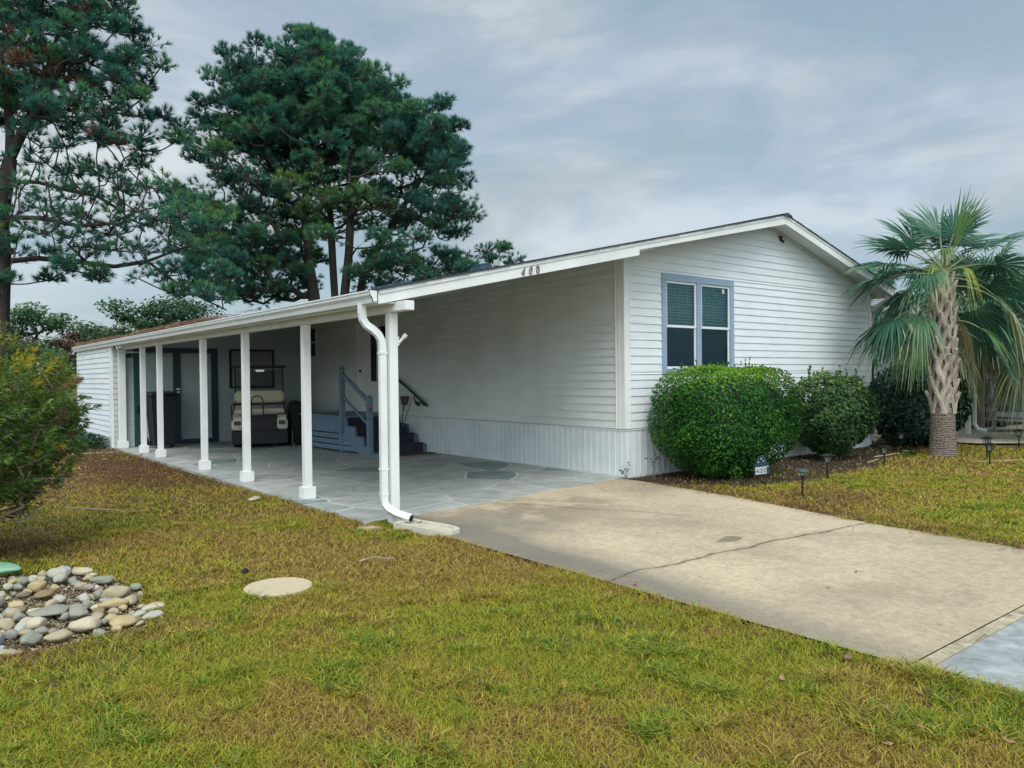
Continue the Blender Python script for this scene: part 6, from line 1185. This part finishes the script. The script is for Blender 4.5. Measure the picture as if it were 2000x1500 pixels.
for u_, v_ in ((.0, .12), (.03, .085), (-.045, .075), (.09, .0)): m.obox(o_ + fwv * u_ + upv * v_ + nc * .008, (.014, .014, .014), (.5, .5, .5))
m.build("ornament", mat("silver_dot", (.5, .5, .48), .4), sg)
for u_ in (-.055, .055): MB().cyl(o_ + fwv * u_ + upv * -.12, o_ + fwv * u_ - Vector((0, 0, .32)), .004, n=6).build("stake", BLACKM, sg)

# ---------------------------------------------------------------- the neighbour's place
NS = mat("neighbour_siding", (.34, .40, .39), .6, .06, 3); NR = mat("neighbour_shingles", (.20, .205, .215), .9, .22, 30, .6, 50, stretch=(.35, 1, 4))
nb = empty("neighbour_house", (20, 6, 0), "grey-roofed house next door half hidden behind the palms", "house")
m = MB(); z = .3
while z < 2.25: lap_x(m, [(14.6, 27.0, 14.6, 27.0)], z, z + .15, 2.1); lap_y(m, 2.1, 9.9, z, z + .15, 14.6, -1); z += .15
m.box(14.65, 26.95, 2.15, 9.85, 0, 2.3); m.build("wall", NS, nb)
m = MB(); n = 22; E0, RG = 1.5, 6.0
for i in range(n):
    y0_, y1_ = E0 + (RG - E0) * i / n, E0 + (RG - E0) * (i + 1) / n; z0_, z1_ = 2.28 + 2.35 * i / n, 2.28 + 2.35 * (i + 1) / n
    m.add([(14.2, y0_, z0_ + .02), (27.3, y0_, z0_ + .02), (27.3, y1_, z1_), (14.2, y1_, z1_), (14.2, y0_, z0_ - .04), (27.3, y0_, z0_ - .04), (27.3, y1_, z1_ - .06), (14.2, y1_, z1_ - .06)], [(0, 1, 2, 3), (0, 4, 5, 1), (0, 3, 7, 4), (1, 5, 6, 2)])
m.add([(14.2, RG, 4.63), (27.3, RG, 4.63), (27.3, 10.5, 2.28), (14.2, 10.5, 2.28)], [(0, 1, 2, 3)]); m.build("roof", NR, nb)
MB().add([(14.6, 2.1, 2.25), (14.6, 9.9, 2.25), (14.6, 6, 4.5)], [(0, 1, 2)]).build("gable", NS, nb)
MB().box(14.18, 27.3, 1.42, 1.49, 2.17, 2.31).build("gutter", W_METAL, nb)
w_ = MB().box(14.55, 14.58, 5.0, 6.2, 1.0, 2.0).build("window", W_METAL, nb); MB().box(14.54, 14.55, 5.06, 6.14, 1.06, 1.94).build("pane", mat("dark_pane_b", (.02, .03, .035), .1, spec=.6), w_)
w_ = MB().box(16.2, 17.6, 2.04, 2.08, .95, 1.95).build("window", W_METAL, nb); MB().box(16.26, 17.54, 2.02, 2.04, 1.0, 1.9).build("pane", mat("dark_pane_c", (.02, .03, .035), .1, spec=.6), w_)
# neighbour's open carport: posts, roof, downspout, brick planter, white ramp rails
nc_ = empty("neighbour_carport", (17, 0, 0), "next door's carport with white posts and a downspout at the right edge", "carport")
m = MB(); m.box(12.3, 24, -1.4, 1.3, 2.45, 2.60); m.build("roof", NR, nc_); MB().box(12.26, 24, -1.44, -1.40, 2.36, 2.64).build("fascia", W_PAINT, nc_)
for x, y in ((12.45, -.18), (17.2, -1.0), (20.5, -1.0)): MB().box(x - .05, x + .05, y - .05, y + .05, -.01, 2.45).build("post", W_PAINT, nc_)
MB().tube([(12.60, -.28, 2.4), (12.60, -.28, .25), (12.62, -.34, .12), (12.74, -.50, .06)], .04, 4, sq=(.085, .065)).build("downspout", W_METAL, nc_)
pl = MB(); pl.box(16.9, 24, 1.2, 1.5, -.02, .92); BR, tB, bB = new_mat("brick"); bt_ = tB.nodes.new("ShaderNodeTexBrick"); bt_.inputs["Scale"].default_value = 5; bt_.inputs["Color1"].default_value = (.17, .07, .05, 1); bt_.inputs["Color2"].default_value = (.10, .05, .04, 1); bt_.inputs["Mortar"].default_value = (.2, .18, .16, 1); cB = tB.nodes.new("ShaderNodeTexCoord"); mB = tB.nodes.new("ShaderNodeMapping"); mB.inputs["Rotation"].default_value = (math.radians(90), 0, 0); tB.links.new(cB.outputs["Object"], mB.inputs[0]); tB.links.new(mB.outputs[0], bt_.inputs[0]); tB.links.new(bt_.outputs[0], bB.inputs["Base Color"])
props(pl.build("brick_wall", BR), "low brick wall behind the white ramp rails next door", "wall")
rp = empty("ramp", (14.5, -.6, 0), "weathered white wooden ramp with posts and rails next door", "ramp")
RW = mat("ramp_white", (.27, .29, .28), .7, .15, 8, .1, 40)
a0, a1 = Vector((13.75, -.32, .46)), Vector((16.3, -2.2, .30)); d_ = (a1 - a0)
MB().bar(a0, a1, .06, .13).build("rail", RW, rp); MB().bar(a0 + Vector((.04, .04, -.16)), a1 + Vector((.04, .04, -.14)), .9, .04).build("deck_board", RW, rp)
for t_ in (0, .36, .75, 1): p = a0 + d_ * t_; MB().box(p.x - .045, p.x + .045, p.y - .045, p.y + .045, -.01, p.z + (.9 if t_ in (.36, .75) else .10)).build("post", RW, rp)
MB().bar(a0 + d_ * .36 + Vector((0, 0, .48)), a0 + d_ * 1.0 + Vector((0, 0, .50)), .05, .10).build("upper_rail", RW, rp)
# dark car under it
car = empty("parked_car", (16.6, 1.0, 0), "dark car parked under next door's carport", "car"); CP = mat("car_paint", (.012, .018, .022), .2, .05, 3, coat=.6)
def carp(u, v, t): return Vector((14.9, .3, 0)) + Vector((.98, -.2, 0)) * u + Vector((.2, .98, 0)) * t + Vector((0, 0, v))
MB().prism([(0, .25), (-.05, .55), (.1, .72), (1.0, .88), (1.55, 1.32), (2.9, 1.36), (3.7, .95), (4.2, .9), (4.25, .3)], carp, 0, 1.65).build("body", CP, car, bevel=.05, smooth=True)
MB().prism([(1.08, .90), (1.58, 1.27), (2.85, 1.30), (3.45, .96)], carp, -.01, .02).build("side_glass", mat("car_glass", (.01, .012, .014), .08, spec=.7), car)
for u_ in (.85, 3.4):
    for t_ in (.0, 1.5): MB().cyl(carp(u_, .31, t_ - .02), carp(u_, .31, t_ + .16), .31, n=24).build("wheel", RUBBER, car)
MB().prism([(-.055, .58), (.06, .70), (.10, .70), (-.02, .56)], carp, .1, .4).prism([(-.055, .58), (.06, .70), (.10, .70), (-.02, .56)], carp, 1.25, 1.55).build("headlight", mat("headlamp", (.6, .62, .62), .15, .05, spec=.7), car)
